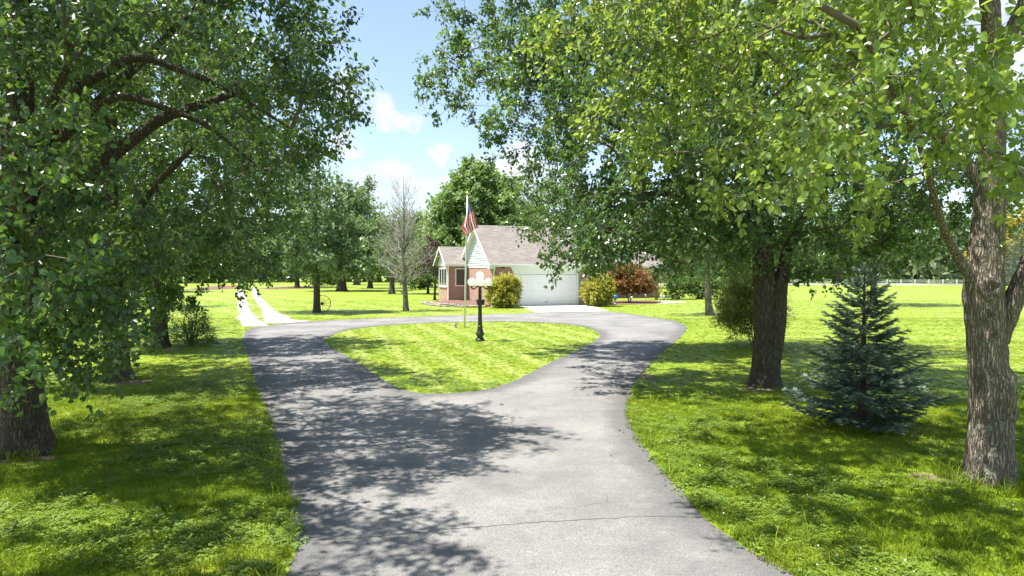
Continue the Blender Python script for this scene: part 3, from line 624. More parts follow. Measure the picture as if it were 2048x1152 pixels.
# --- left row
L1 = tree('pear_tree', 'dark thick-barked pear tree at the left edge, low leafy twigs hanging over its trunk', 'tree', (-6.46, 9.05),
     [(-6.46, 9.05, 0), (-6.52, 9.05, 1.0), (-6.56, 9.05, 2.2), (-6.55, 9.05, 3.6), (-6.5, 9.1, 5.2), (-6.45, 9.1, 7), (-6.4, 9.1, 9)], [.275, .24, .225, .19, .14, .09, .02],
     [(-4.3, 9.4, 5.3, 2.1, 2.2, 1.75), (-6.5, 9.2, 7.6, 3.3, 3.2, 2.4, .8), (-8.4, 9.0, 5.0, 2.1, 2.5, 1.9, .8), (-4.95, 7.0, 4.7, 1.15, 1.3, 1.6), (-4.75, 7.9, 1.9, .55, .5, .8, 5), (-4.25, 5.75, 2.6, .6, .6, 1.0, 2.4), (-5.6, 7.6, 2.5, .9, .6, .9, 2.6), (-5.4, 8.2, 3.1, 1.0, .8, .8), (-3.2, 9.6, 5.1, 1.1, 1.2, 1.3, 1.3), (-5.55, 7.7, 1.9, .45, .5, .9, 1.3), (-6.1, 8.2, 3.1, 1.5, .9, .9, 1.2), (-4.9, 9.4, 3.4, 1.2, 1.0, .7), (-4.5, 5.0, 6.5, 1.5, 1.7, 1.0, 1.6)],  # last lobe added above the view, to shade the near left driveway
     5.4, .084, 60, M_pear, 21,
     limbs=[[(-6.5, 9.05, 2.6), (-5.7, 9.2, 3.7), (-4.8, 9.35, 4.5), (-3.7, 9.45, 4.9)], [(-6.52, 9.05, 3.0), (-5.8, 8.3, 3.9), (-4.9, 7.6, 4.7)], [(-6.55, 9.05, 2.7), (-7.4, 9, 4), (-8.4, 9, 5.1)], [(-6.5, 9.1, 3.7), (-5.4, 9.8, 5.3), (-4.6, 10.2, 6.4)], [(-6.5, 9.0, 2.2), (-5.6, 7.7, 2.9), (-4.6, 6.3, 3.1)], [(-6.52, 9.05, 3.3), (-5.7, 8.9, 4.75), (-4.8, 8.8, 5.2), (-3.8, 9.0, 4.85), (-3.0, 9.3, 4.35)], [(-6.5, 9.05, 3.1), (-5.6, 8.7, 4.3), (-4.9, 8.6, 4.65), (-4.0, 8.9, 4.35), (-3.4, 9.3, 3.8)]],
     limb_r=[[.11, .09, .07, .035], [.09, .07, .035], [.10, .07, .035], [.085, .06, .03], [.06, .04, .02], [.075, .062, .052, .036, .015], [.068, .056, .046, .030, .014]], tsides=56, dz=.035, amp=.020, singles=250, zmin=2.4, gap=.18, rmax=.05, shell=3.4, group=None, voids=[(-4.6, 8.5, 4.25, 1.0, 1.4, .65)])
L2 = tree('pear_tree', 'second pear tree of the left row, foliage drooping round its trunk to knee height', 'tree', (-8.81, 15.2),
     [(-8.81, 15.2, 0), (-8.85, 15.2, 1.5), (-9.0, 15.2, 3), (-8.9, 15.2, 5), (-8.8, 15.2, 8.8)], [.27, .23, .2, .14, .02],
     [(-7.3, 15.0, 5.9, 3.1, 2.9, 2.5), (-9.3, 15.2, 8, 3.2, 3.2, 2.3, .7), (-11, 15.2, 5.3, 2.4, 2.6, 2.2), (-8.2, 13.6, 1.7, .9, .6, .95, 5), (-8.7, 13.8, 2.5, 1.1, .7, .7, 4), (-7.4, 14.2, 3.3, 1.4, 1.2, .9), (-9.4, 13.8, 3.1, 1.4, 1, 1), (-6.0, 15.5, 4.2, 1.3, 1.2, 1), (-8.3, 14.0, 2.8, 1.8, 1.1, .8, 1.6), (-6.5, 14.6, 3.0, 1.5, 1.1, .75, 1.5)],
     4.0, .106, 58, M_pear, 22, limbs=[[(-8.95, 15.2, 2.6), (-8.0, 15.1, 4.2), (-6.7, 15, 5.4)], [(-9, 15.2, 2.8), (-10, 15.2, 4.1), (-11, 15.2, 5.3)], [(-8.95, 15.2, 2.4), (-8.4, 14.4, 3.1), (-7.7, 13.9, 3.5)]], limb_r=[[.11, .08, .04], [.1, .07, .03], [.07, .05, .03]],
     tsides=36, dz=.05, zmin=2.1, voids=[(-7.6, 14.6, 4.5, 1.7, 1.8, .8)], gap=.18, group=PEARS_L, tmpl='kite', sides=4, shell=2.2)
L3 = tree('pear_tree', 'third pear tree of the left row, beside the start of the gravel track', 'tree', (-11.27, 21.8),
     [(-11.27, 21.8, 0), (-11.3, 21.8, 1.4), (-11.4, 21.8, 3), (-11.2, 21.8, 5), (-11.1, 21.8, 9)], [.26, .22, .19, .14, .02],
     [(-9.7, 21.8, 5.4, 3.5, 3.3, 2.9), (-11.6, 21.8, 8.3, 3.4, 3.4, 2.6, .7), (-13.8, 21.8, 5.2, 2.6, 2.8, 2.4), (-8.0, 20.2, 2.55, 1.2, 1.0, .7, 1.5), (-10.5, 20.6, 1.95, 1.1, .8, 1.15, 4), (-12, 20.6, 2.9, 1.3, 1., .9), (-7.4, 22.5, 3.5, 1.2, 1.0, .9), (-10.4, 20.8, 2.8, 2.0, 1.2, .9, 1.5), (-8.4, 21.0, 2.9, 1.7, 1.2, .75, 1.6)],
     3.2, .124, 56, M_pear, 23, limbs=[[(-11.3, 21.8, 2.6), (-10.4, 21.8, 3.8), (-9, 21.8, 5)], [(-11.35, 21.8, 2.7), (-12.6, 21.8, 4.2), (-13.8, 21.8, 5.3)], [(-11.3, 21.8, 2.4), (-9.8, 21.0, 3.2), (-8.1, 20.4, 3.1)]], limb_r=[[.11, .08, .04], [.1, .07, .03], [.07, .05, .03]],
     tsides=28, dz=.06, zmin=2.0, gap=.20, group=PEARS_L, tmpl='kite', sides=4, shell=2.2)
L4 = tree('shade_tree', 'slim-trunked tree alone on the sunny lawn behind the left row', 'tree', (-17.8, 26.6),
     [(-17.8, 26.6, 0), (-17.8, 26.6, 1.5), (-17.75, 26.6, 3), (-17.7, 26.6, 6), (-17.7, 26.6, 9)], [.21, .18, .15, .10, .02],
     [(-17.7, 26.6, 6, 3.6, 3.6, 3.6), (-16.3, 26.3, 3.6, 2, 1.8, 1.2), (-19.6, 26.6, 4.4, 2.2, 2.2, 1.6)], 2.0, .125, 50, M_pear, 24, tmpl='kite', tsides=18, dz=.1, zmin=1.9, gap=.25, sides=4)
# the next tree of the left row, beside the camera: it throws shade on the lower left corner of the picture
copy_tree(L2, 'pear_tree', 'pear tree of the left row beside the camera, mostly out of frame', (-7.0, 2.2, 0), R(150), 1.0)

# --- beyond the loop
OAK = tree('oak_tree', 'straight young oak with an iron wheel leaning at its foot', 'tree', (-11.71, 40.93),
     [(-11.71, 40.93, 0), (-11.7, 40.93, 2), (-11.68, 40.93, 5), (-11.65, 40.93, 9)], [.20, .16, .11, .02],
     [(-11.7, 40.9, 3.3, 3.1, 3.0, 1.2), (-11.7, 40.9, 5.0, 2.6, 2.5, 1.4), (-11.7, 40.9, 6.9, 1.7, 1.7, 1.5), (-9.6, 40.7, 2.75, 1.5, 1.5, .7), (-13.8, 40.8, 2.8, 1.4, 1.5, .7), (-11.65, 40.9, 8.6, .8, .8, .9)],
     3.2, .22, 40, M_oak, 31, tmpl='kite', tsides=16, dz=.12, zmin=1.6, tw=4, twl=(.35, .7), gap=.16, sides=4, droop=.15, rt=.005)
tree('oak_tree', 'thick-trunked oak on the far lawn, right of the young oak with the wheel', 'tree', (-22.1, 88.6),
     [(-22.1, 88.6, 0), (-22.1, 88.6, 3), (-22, 88.6, 12)], [.62, .45, .05],
     [(-22, 88.6, 5.2, 6.4, 5, 2.1), (-22, 88.6, 8.4, 5.2, 5, 2.5), (-22, 88.6, 11.8, 3.4, 3.4, 2.2), (-26, 88.6, 4, 2.6, 2.6, 1.2), (-18, 88.2, 4.2, 2.6, 2.6, 1.2)], .5, .5, 40, M_oak, 32, tmpl='kite', tsides=14, dz=.3, zmin=2.5, tw=4, twl=(.8, 1.5), gap=.28, sides=4, droop=.15, rt=.012)
tree('poplar_tree', 'tall pale tree rising above the others behind the young oak', 'tree', (-29.8, 131),
     [(-29.8, 131, 0), (-29.8, 131, 6), (-29.6, 131, 18)], [.6, .45, .06],
     [(-29.4, 131, 9, 4.6, 4, 4), (-29, 131, 15.0, 3.6, 3.4, 2.6), (-28.6, 131, 18.2, 2.6, 2.6, 2.1), (-33, 131, 10, 3.2, 3, 3.2)], .34, .55, 36, M_far, 33, tmpl='kite', tsides=12, dz=.5, zmin=4, tw=4, twl=(.9, 1.8), gap=.30, sides=4, droop=.1, rt=.014)
tree('locust_tree', 'bright yellow-green tree between the young oak and the bare tree', 'tree', (-21.6, 104),
     [(-21.6, 104, 0), (-21.6, 104, 4), (-21.6, 104, 10)], [.4, .3, .05],
     [(-21.4, 104, 8.3, 4.0, 3.6, 3.2), (-22.6, 104, 5.0, 3.6, 3.4, 2.4), (-19, 104, 5.4, 3, 3, 2.6)], .55, .40, 40, M_locust, 34, tmpl='kite', tsides=12, dz=.4, zmin=2.5, tw=4, twl=(.8, 1.4), gap=.26, sides=4, droop=.1, rt=.012)
tree('shade_tree', 'grey-green tree directly behind the bare tree', 'tree', (-13.4, 76.2),
     [(-13.4, 76.2, 0), (-13.4, 76.2, 3), (-13.2, 76.2, 9)], [.34, .25, .05],
     [(-13.0, 76.2, 6.8, 2.5, 2.4, 3.0), (-12.9, 76.2, 4.2, 3.0, 2.8, 1.4), (-14.4, 76, 5.2, 1.8, 1.8, 1.8)], .75, .32, 34, M_far, 35, tmpl='kite', tsides=12, dz=.3, zmin=2, tw=4, twl=(.6, 1.1), gap=.34, sides=4, droop=.1, rt=.010)
tree('maple_tree', 'big rounded maple rising behind the house', 'tree', (-4.4, 76),
     [(-4.4, 76, 0), (-4.4, 76, 3), (-4.3, 76, 14)], [.55, .45, .06],
     [(-4.4, 75, 6, 5.6, 5, 3.0), (-4.2, 75.4, 9.6, 4.8, 4.6, 2.8), (-3.8, 76, 12.6, 3.0, 3.0, 2.2), (-8.2, 75, 4.6, 3.0, 3.0, 2.4), (-.2, 75, 7.2, 3.4, 3.4, 3.2), (-6.8, 75, 8.4, 2.4, 2.6, 2.2), (-1.4, 75, 11, 2.2, 2.4, 2.0)],
     .95, .42, 48, M_maple, 36, tmpl='kite', tsides=14, dz=.3, zmin=2.5, tw=4, twl=(.6, 1.2), gap=.26, sides=4, droop=.2, rt=.012, tintbias=.1)
tree('poplar_tree', 'pale loose tree right of the maple, behind the garage roof', 'tree', (3.4, 90),
     [(3.4, 90, 0), (3.4, 90, 5), (3.3, 90, 15)], [.45, .36, .05],
     [(3.2, 90, 9, 4.4, 4, 3.6), (2.6, 90, 13, 3.2, 3.2, 2.6), (6.5, 90, 11, 3.4, 3.4, 3.4)], .42, .42, 38, M_far, 37, tmpl='kite', tsides=12, dz=.4, zmin=3, tw=4, twl=(.8, 1.5), gap=.32, sides=4, droop=.1, rt=.012)
tree('plum_tree', 'small purple-leaved plum tree at the left end of the house', 'tree', (-6.75, 59.5),
     [(-6.75, 59.5, 0), (-6.7, 59.5, 1.6), (-6.7, 59.5, 4)], [.10, .08, .02],
     [(-6.8, 59.5, 3.6, 1.5, 1.4, 1.2), (-7.8, 59.3, 3.0, 1.2, 1.2, 1.0), (-7.0, 59.5, 4.6, 1.0, 1.0, .8)], 4.6, .17, 32, M_plum, 38, tmpl='kite', tsides=10, dz=.2, zmin=1.3, tw=4, twl=(.3, .6), gap=.22, sides=4, droop=.1)
tree('plum_tree', 'dusky purple bushy tree further back on the lawn, between bare tree and house', 'tree', (-9.6, 78),
     [(-9.6, 78, 0), (-9.6, 78, 1.2), (-9.6, 78, 4)], [.14, .11, .03],
     [(-9.6, 78, 4.2, 2.3, 2.2, 1.8), (-8.2, 78, 3.2, 1.6, 1.6, 1.3), (-11, 78, 3.4, 1.5, 1.6, 1.3)], 1.8, .26, 32, M_plum, 39, tmpl='kite', tsides=10, dz=.25, zmin=1.1, tw=4, twl=(.4, .8), gap=.22, sides=4, droop=.1)
tree('shade_tree', 'small grey-trunked tree on the lawn right of the garage', 'tree', (11.16, 38.5),
     [(11.16, 38.5, 0), (11.05, 38.5, 1.2), (11.0, 38.5, 3), (11, 38.5, 6)], [.2, .17, .13, .03],
     [(11, 38.5, 4.3, 3.0, 2.8, 1.9), (11, 38.5, 6.2, 2.2, 2.2, 1.5), (8.8, 38.3, 3.5, 1.5, 1.5, 1.), (13.2, 38.3, 3.3, 1.5, 1.5, 1.1)], 2.6, .15, 44, M_pear, 40, bark=M_bark_grey, tmpl='kite', tsides=16, dz=.1, zmin=1.7, tw=4, twl=(.3, .6), gap=.24, sides=4, droop=.3)
tree('shade_tree', 'leafy tree far out on the right-hand lawn behind the blue spruce', 'tree', (26.5, 50),
     [(26.5, 50, 0), (26.5, 50, 2.5), (26.5, 50, 8)], [.26, .2, .03],
     [(26.5, 50, 6.2, 4.0, 3.6, 2.8), (23.6, 50, 4.8, 2.2, 2.2, 1.6), (29.4, 50, 4.8, 2.4, 2.2, 1.6)], 1.5, .2, 44, M_pear, 41, tmpl='kite', tsides=14, dz=.15, zmin=2.2, tw=4, twl=(.4, .8), gap=.26, sides=4, droop=.2)
tree('golden_tree', 'yellow-leaved tree behind the far spruce at the right edge', 'tree', (90, 124),
     [(90, 124, 0), (90, 124, 3), (90, 124, 12)], [.4, .3, .05],
     [(90, 124, 9, 5, 4.6, 4.0), (86.5, 124, 6, 3.4, 3.4, 2.6), (93.5, 124, 12, 3.4, 3.4, 3)], .34, .5, 36, M_goldtree, 42, tmpl='kite', tsides=10, dz=.5, zmin=2.5, tw=4, twl=(.8, 1.5), gap=.24, sides=4, droop=.1, rt=.012)
tree('shade_tree', 'slender tree on the far field at left, seen past the second pear trunk', 'tree', (-26, 46.8),
     [(-26, 46.8, 0), (-26, 46.8, 2), (-26, 46.8, 8)], [.16, .13, .03],
     [(-26, 46.8, 5.5, 3.3, 3.2, 2.6), (-28.2, 46.8, 3.8, 1.8, 1.8, 1.3), (-24, 46.8, 4, 1.8, 1.8, 1.3)], 1.7, .18, 42, M_maple, 43, bark=M_bark_grey, tmpl='kite', tsides=14, dz=.15, zmin=2.0, tw=4, twl=(.4, .8), gap=.26, sides=4, droop=.2)
FIELD = tree('shade_tree', 'round green tree at the far edge of the field, left of the gravel track', 'tree', (-46, 84),
     [(-46, 84, 0), (-46, 84, 3), (-46, 84, 11)], [.4, .32, .05],
     [(-46, 84, 7.5, 5.2, 5, 4), (-49.5, 84, 5, 3, 3, 2), (-42.6, 84, 5.4, 3, 3, 2.2)], .55, .36, 40, M_maple, 44, tmpl='kite', tsides=12, dz=.3, zmin=2.5, tw=4, twl=(.7, 1.3), gap=.25, sides=4, droop=.15, rt=.012)
for (x, y, rz, s, lb) in [(-62, 92, 40, 1.1, 'round green tree at far left, seen between the first two pear trunks'), (-34, 108, 110, 1.0, 'round green tree close behind the far mulch bed right of the track'),
                          (-14, 112, 200, 1.15, 'round green tree in the distance between bare tree and maple'), (24, 104, 70, 1.2, 'large round tree behind the house roof, hidden mostly by pear boughs'),
                          (48, 132, 150, 1.15, 'round tree beyond the white paddock fence, left one'), (66, 138, 260, 1.25, 'round tree beyond the white paddock fence, right one'), (-78, 118, 10, 1.3, 'tall round tree at the far left edge of the field')]:
    copy_tree(FIELD, 'shade_tree', lb, (x, y, 0), R(rz), s)
# bare tree: upright grey twigs, a few living leaves low down
def bare_tree():
    rng = np.random.default_rng(77); b = np.array([-6.61, 42.53, 0])
    root = thing('bare_tree', 'half-dead tree with bare upright grey twigs on the lawn beyond the loop', 'tree', tuple(b))
    bark_tube('trunk', [(0, 0, -.05), (-.05, 0, 1.2), (-.16, 0, 3), (-.1, 0, 5), (-.12, 0, 8.2)], [.17, .14, .10, .06, .012], M_bark_grey, root, 16, .1, .008, flare=.3)
    A, B, ra, rb, tipsA = [], [], [], [], []
    def bough(p, d, L, r, lvl):
        k = max(3, int(L/.18)); p = np.array(p, float)
        for q in range(k):
            d = unit(d+rng.normal(0, .07, 3)+np.array([0, 0, .055 if lvl else .04])); e = p+d*L/k; r0, r1 = r*(1-q/k*.8), r*(1-(q+1)/k*.8)
            A.append(p); B.append(e); ra.append(max(.008, r0)); rb.append(max(.0065, r1)); tipsA.append(e)
            if lvl < 2 and q > 0 and rng.random() < (.75 if lvl == 0 else .5):
                t = rng.normal(size=3); t = unit(np.cross(d, t)); bough(e, unit(d*.8+t*rng.uniform(.45, .9)+np.array([0, 0, .15])), L*rng.uniform(.28, .5)*(1-.4*q/k), r1*.6, lvl+1)
            p = e
    for i in range(84):
        z = 1.55+5.6*(i/84)**1.05; a = i*2.4+rng.random(); el_ = rng.uniform(.2, .8) if z < 3.6 else rng.uniform(.7, 2.0); x = np.interp(z, [0, 1.2, 3, 5, 8.2], [0, -.05, -.16, -.1, -.12])
        bough((x, 0, z), unit(np.array([math.cos(a), math.sin(a), el_])), rng.uniform(1.5, 2.6)*(1-.45*max(0, z-4)/4), .034*(1-.07*z), 0)
    V, F_ = tubes(np.array(A), np.array(B), np.array(ra), np.array(rb), 4); mk('branches', V, F_, M_deadtwig, root); st = np.array(tipsA)
    q = st[(st[:, 2] < 5)]; q = q[rng.choice(len(q), 300)]; pos = np.repeat(q, 5, 0)+rng.normal(0, .16, (len(q)*5, 3))
    leaf_mesh('crown', pos, rng.normal(size=pos.shape), rng.normal(size=pos.shape)+np.array([0, 0, 1]), rng.uniform(.06, .12, len(pos)), KITE, KITEF, M_far, root, rng.random(len(pos)))
    t = bmesh.new(); tube(t, [(-.06, 0, 1.0), (-.35, -.05, 1.25), (-.55, -.1, 1.28)], [.05, .035, .025], 8); bm_obj('broken_stub', t, M_bark_grey, root)
bare_tree()

# far-off wood along the horizon
def woodland():
    rng = np.random.default_rng(90); pos, nr = [], []
    for i in range(210):
        a = R(-52+104*(i+rng.random())/210); d = rng.uniform(165, 200); h = rng.uniform(10, 16); c = np.array([math.sin(a)*d, math.cos(a)*d, 0])
        k = 210; u = unit(rng.normal(size=(k, 3))); p = c+u*np.array([rng.uniform(4, 6.5), 4, h*.5])*(.7+.35*rng.random((k, 1)))+np.array([0, 0, h*.5]); pos.append(p); nr.append(u)
    pos = np.concatenate(pos); nr = np.concatenate(nr)+rng.normal(0, .5, (len(pos), 3)); g = pos[:, 2] > .2; pos, nr = pos[g], nr[g]
    o = leaf_mesh('woodland', pos, rng.normal(size=pos.shape), nr, rng.uniform(1.2, 2.2, len(pos)), KITE, KITEF, M_far, None, np.clip(rng.normal(.5, .25, len(pos)), 0, 1)); tag(o, 'distant mixed wood along the horizon behind the fields', 'woodland', kind='stuff')
woodland()

# ------------------------------------------------------------------ conifers and shrubs
def spruce(name, label, base, h, rad, levels, nb, needle, tw_n, seed, nper):
    rng = np.random.default_rng(seed); root = thing(name, label, 'tree', (base[0], base[1], 0))
    bark_tube('trunk', [(0, 0, -.05), (0, 0, h*.5), (0, 0, h*.97)], [h*.022+.01, h*.014, .006], M_bark, root, 12, h*.04, .004, flare=.3)
    B0, B1, br0, br1 = [], [], [], []; S0, S1, fr = [], [], []
    for i in range(levels):
        t = (i+.5)/levels; z = h*(.05+.93*t**.92); rl = rad*(1-t)**.82*(.86+.28*rng.random())+.05; n_ = max(4, int(nb*(1-.55*t)))
        for k in range(n_):
            a = 2*math.pi*(k+rng.random()*.7)/n_+i*1.7; L = rl*rng.uniform(.72, 1.12); z0 = z+rng.normal(0, h*.012); rise = rng.uniform(.02, .16)+.45*t
            d = np.array([math.cos(a), math.sin(a), 0]); pts = []
            for q in range(6):
                s = q/5; pts.append(d*L*s+np.array([0, 0, z0+L*(rise*s-.34*(1-t)*s*(1.25-s)+.10*s*s)]))
            pts = np.array(pts); r_ = .004+.006*L
            for q in range(5): B0.append(pts[q]); B1.append(pts[q+1]); br0.append(r_*(1-q/6)); br1.append(r_*(1-(q+1)/6))
            side = np.array([-d[1], d[0], 0]); m_ = max(4, int(tw_n*(.35+.65*L/max(rad, .1))))
            for q in range(m_):
                s = .16+.84*(q+.5)/m_; c = np.array([np.interp(s, np.linspace(0, 1, 6), pts[:, j]) for j in range(3)]); sg = 1 if q % 2 else -1
                tl = L*(.34*(1-s)+.11)*rng.uniform(.7, 1.2); dv = unit(d*.75+side*sg*.85*rng.uniform(.6, 1.2)+np.array([0, 0, rng.normal(-.06, .16)]))
                S0.append(c); S1.append(c+dv*tl); fr.append(s)
            S0.append(pts[4]); S1.append(pts[5]+d*.05*L); fr.append(1.); S0.append(pts[2]); S1.append(pts[4]); fr.append(.7)
    S0.append(np.array([0, 0, h*.9])); S1.append(np.array([0, 0, h*1.02])); fr.append(1.)
    S0, S1, fr = np.array(S0), np.array(S1), np.array(fr)
    V1, F1 = tubes(np.array(B0), np.array(B1), np.array(br0), np.array(br1), 4); V2, F2 = tubes(S0, S1, np.full(len(S0), needle*.10), np.full(len(S0), needle*.05), 3)
    mk('branches', np.concatenate([V1, V2]), np.concatenate([F1, F2+len(V1)]), M_twig, root)
    ln = np.linalg.norm(S1-S0, axis=1); cnt = np.maximum(4, (ln/needle*nper)).astype(int); idx = np.repeat(np.arange(len(S0)), cnt); m_ = len(idx)
    u = rng.random(m_)**.8; ax = unit(S1-S0)[idx]; rnd = unit(np.cross(ax, rng.normal(size=(m_, 3)))); rnd[:, 2] = np.abs(rnd[:, 2])*.6+rnd[:, 2]*.4
    pos = S0[idx]+(S1-S0)[idx]*u[:, None]; dv = unit(ax*.75+rnd*.75); sz = needle*rng.uniform(.8, 1.25, m_)
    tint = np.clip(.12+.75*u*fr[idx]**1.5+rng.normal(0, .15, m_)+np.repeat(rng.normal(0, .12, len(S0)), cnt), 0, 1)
    leaf_mesh('crown', pos, dv, rnd+rng.normal(0, .4, (m_, 3)), sz, NEEDLE, NEEDLEF, M_spruce, root, tint)
    return root
spruce('spruce_tree', 'blue spruce with layered drooping branches on the lawn beside the forked pear', (5.42, 10.5), 2.5, 1.06, 13, 14, .052, 19, 61, 18)
spruce('spruce_tree', 'tall pale-blue spruce far off at the right edge of the lawn', (80.5, 108), 10.2, 3.4, 20, 11, .3, 9, 62, 4)

def shrub(name, label, base, lobes, dens, lsize, per, mat, seed, stems=7, tmpl='kite', cat='shrub', up=.3, twl=(.12, .28), spread=.25, stem_r=.018, stem_h=.6, twig=None, tw=4, group=None, droop=.1, shell=2.4):
    rng = np.random.default_rng(seed); root = thing(name, label, cat, (base[0], base[1], 0), 0, group); b = np.array([base[0], base[1], 0.])
    init = []
    for i in range(stems):
        a = 2*math.pi*i/stems+rng.random(); e = spread*(.4+rng.random()*.6); init.append(densify([(.05*math.cos(a), .05*math.sin(a), -.03), (e*.5*math.cos(a), e*.5*math.sin(a), stem_h*.5), (e*math.cos(a), e*math.sin(a), stem_h)], .12))
    lb = [(L[0]-b[0], L[1]-b[1], *L[2:]) for L in lobes]; cl = sample_lobes(rng, lb, dens, shell); cl = cl[cl[:, 2] > .05]
    P, par, w, tips, n0 = grow(rng, init, cl, .25, .2, .02); ch = np.arange(len(P)); ch = ch[par[ch] >= 0]; rw = np.minimum(.003*np.sqrt(w)+.0015, stem_r)
    rw[:n0] = stem_r; V1, F1 = tubes(P[par[ch]], P[ch], np.minimum(rw[par[ch]], rw[ch]*1.5), rw[ch], 4); mk('stems', V1, F1, twig or M_twig, root)
    st = np.repeat(P[tips], tw, 0); cen = np.array([0, 0, .3*max(L[2] for L in lobes)]); ow = unit(st-cen); td = unit(ow*.6+rng.normal(size=st.shape)*.6+np.array([0, 0, up])); en = st+td*rng.uniform(twl[0], twl[1], (len(st), 1))
    k = max(1, per//tw); m_ = len(st)*k; u = rng.random((len(st), k, 1)); pos = (st[:, None]+(en-st)[:, None]*u).reshape(-1, 3)+rng.normal(0, lsize*.35, (m_, 3))
    dv = unit(np.repeat(td, k, 0)*.7+rng.normal(size=(m_, 3))*.55+np.array([0, 0, -droop])); nr = np.repeat(ow, k, 0)*.6+np.array([0, 0, .6])+rng.normal(size=(m_, 3))*.5
    tint = np.clip(.35+.5*(u.reshape(-1)-.4)+np.repeat(rng.normal(0, .2, len(st)), k)+.25*np.repeat(ow[:, 2], k)+rng.normal(0, .12, m_), 0, 1); g = pos[:, 2] > .01
    leaf_mesh('crown', pos[g], dv[g], nr[g], lsize*rng.uniform(.7, 1.25, g.sum()), {'kite': KITE, 'slim': SLIM, 'leaf': LEAF6}[tmpl], KITEF if tmpl != 'leaf' else LEAF6F, mat, root, tint[g]); return root
shrub('privet_bush', 'rounded golden bush left of the garage door', (-.52, 46.4), [(-.52, 46.4, 1.05, 1.15, 1.05, 1.0), (-.3, 46.3, 1.6, .8, .8, .55), (-.75, 46.2, .7, .95, .8, .6)], 52, .105, 44, M_gold, 71, twl=(.15, .4))
shrub('privet_bush', 'rounded golden bush right of the garage door', (6.15, 48.6), [(6.15, 48.6, 1.05, 1.15, 1.05, 1.0), (6.4, 48.5, 1.55, .75, .75, .55), (5.95, 48.3, .7, .95, .8, .6)], 52, .105, 44, M_gold, 72, twl=(.15, .4))
shrub('japanese_maple', 'rust-coloured round maple bush in the bark mulch bed', (9.35, 54.4), [(9.3, 54.4, 1.75, 1.6, 1.5, 1.05), (9.0, 54.3, 2.35, 1.0, 1.0, .6), (10.2, 54.2, 1.25, 1.0, .9, .6), (8.3, 54.2, 1.3, .8, .8, .6)], 34, .13, 40, M_rust, 73, stems=4, stem_h=.7, spread=.5, stem_r=.05, twl=(.2, .45), cat='shrub')
shrub('vase_shrub', 'vase-shaped pale shrub with tan stems right of the rust-coloured maple bush', (12.75, 60.2), [(12.9, 60.1, 2.15, 1.3, 1.1, .8), (12.3, 60.1, 1.7, 1.0, 1., .6)], 16, .13, 22, M_fern, 74, stems=14, stem_h=1.3, spread=.75, stem_r=.03, twig=simple('tan_stem', (.36, .24, .13), .8, var=.2))
for (x, y, lb, s) in [(15.0, 61.2, 'dense green hedge bush beside the vase-shaped shrub', 75), (17.2, 62.0, 'dense green hedge bush behind the small grey-trunked tree, left one', 76), (19.6, 62.6, 'dense green hedge bush furthest along the house front', 77)]:
    shrub('hedge_bush', lb, (x, y), [(x, y, .95, 1.45, 1.2, 1.0), (x+.5, y-.1, 1.4, .9, .9, .6)], 22, .13, 24, M_hedge, s, group='green bushes along the house front')
shrub('yew_shrub', 'feathery yellow-green yew behind the forked pear trunk', (8.0, 22.6), [(7.9, 22.5, 1.25, .95, .9, 1.0), (7.55, 22.5, 1.9, .55, .6, .5), (8.45, 22.6, 1.2, .5, .7, .8), (7.3, 22.4, 1.1, .5, .6, .6)], 110, .105, 44, M_yew, 78, tmpl='slim', twl=(.2, .5), up=.05, stem_h=.9, spread=.5)
shrub('juniper_shrub', 'low scraggly evergreen at the foot of the third left pear', (-10.55, 22.4), [(-10.6, 22.4, .6, .55, .55, .55, .8), (-10.7, 22.3, 1.2, .35, .4, .45, .6), (-10.1, 22.2, .3, .45, .45, .25)], 110, .105, 40, M_hedge, 79, tmpl='slim', twl=(.2, .45), up=.05, stem_h=.8, spread=.4)
for (x, y, lb, s) in [(-13.6, 96, 'rough green bush at the lawn edge behind the bare tree', 80), (-8.2, 98, 'rough green bush at the lawn edge left of the house', 81), (-33, 118, 'pale shaggy bush by the far mulch bed', 82)]:
    shrub('wild_bush', lb, (x, y), [(x, y, 1.2, 2.2, 1.6, 1.1), (x+1.6, y, 1., 1.4, 1.2, .9)], 6, .26, 26, M_hedge, s, twl=(.3, .6))

# ------------------------------------------------------------------ house (own axes: x along the garage front, y into the plot)
H = thing('brick_house', 'brick house with a brown shingled roof, white siding gable and double garage', 'house', (-1.37, 48, 0), R(20))
GW, GD, WH, RZ = 7.7, 7.0, 2.92, 5.92
def add(name, bm, m, parent=H): return bm_obj(name, bm, m, parent)
bm = bmesh.new()
bbox(bm, 0, 1.30, 0, .2, 0, WH)
prism(bm, [(1.301, 0, 2.26), (1.62, 0, 2.26), (1.301, 0, 2.80)], (0, .2, 0)); bbox(bm, 1.301, 1.60, .0, .2, 0, 2.258)
add('front_wall', bm, M_brick); bm = bmesh.new(); bbox(bm, 6.95, GW, 0, .2, 0, WH)
prism(bm, [(6.949, 0, 2.26), (6.949, 0, 2.80), (6.65, 0, 2.26)], (0, .2, 0)); bbox(bm, 6.66, 6.949, 0, .2, 0, 2.258)
add('front_wall', bm, M_brick)
bm = bmesh.new(); bbox(bm, -.003, .2, .202, GD, 0, WH-.02); add('gable_wall', bm, M_brick_side)
bm = bmesh.new(); bbox(bm, .2, GW, GD-.2, GD, 0, WH); add('rear_wall', bm, M_brick)
bm = bmesh.new(); bbox(bm, 2.0, 2.2, GD+.003, 11.2, 0, 2.9); bbox(bm, 2.0, GW, 11.203, 11.4, 0, 2.9); add('link_wall', bm, M_brick_side)
bm = bmesh.new(); prism(bm, [(1.322, -.012, 2.80), (1.642, -.012, 2.262), (6.628, -.012, 2.262), (6.928, -.012, 2.80)], (0, .16, 0)); bbox(bm, 1.322, 6.93, .0, .16, 2.803, WH); add('header_panel', bm, M_white)
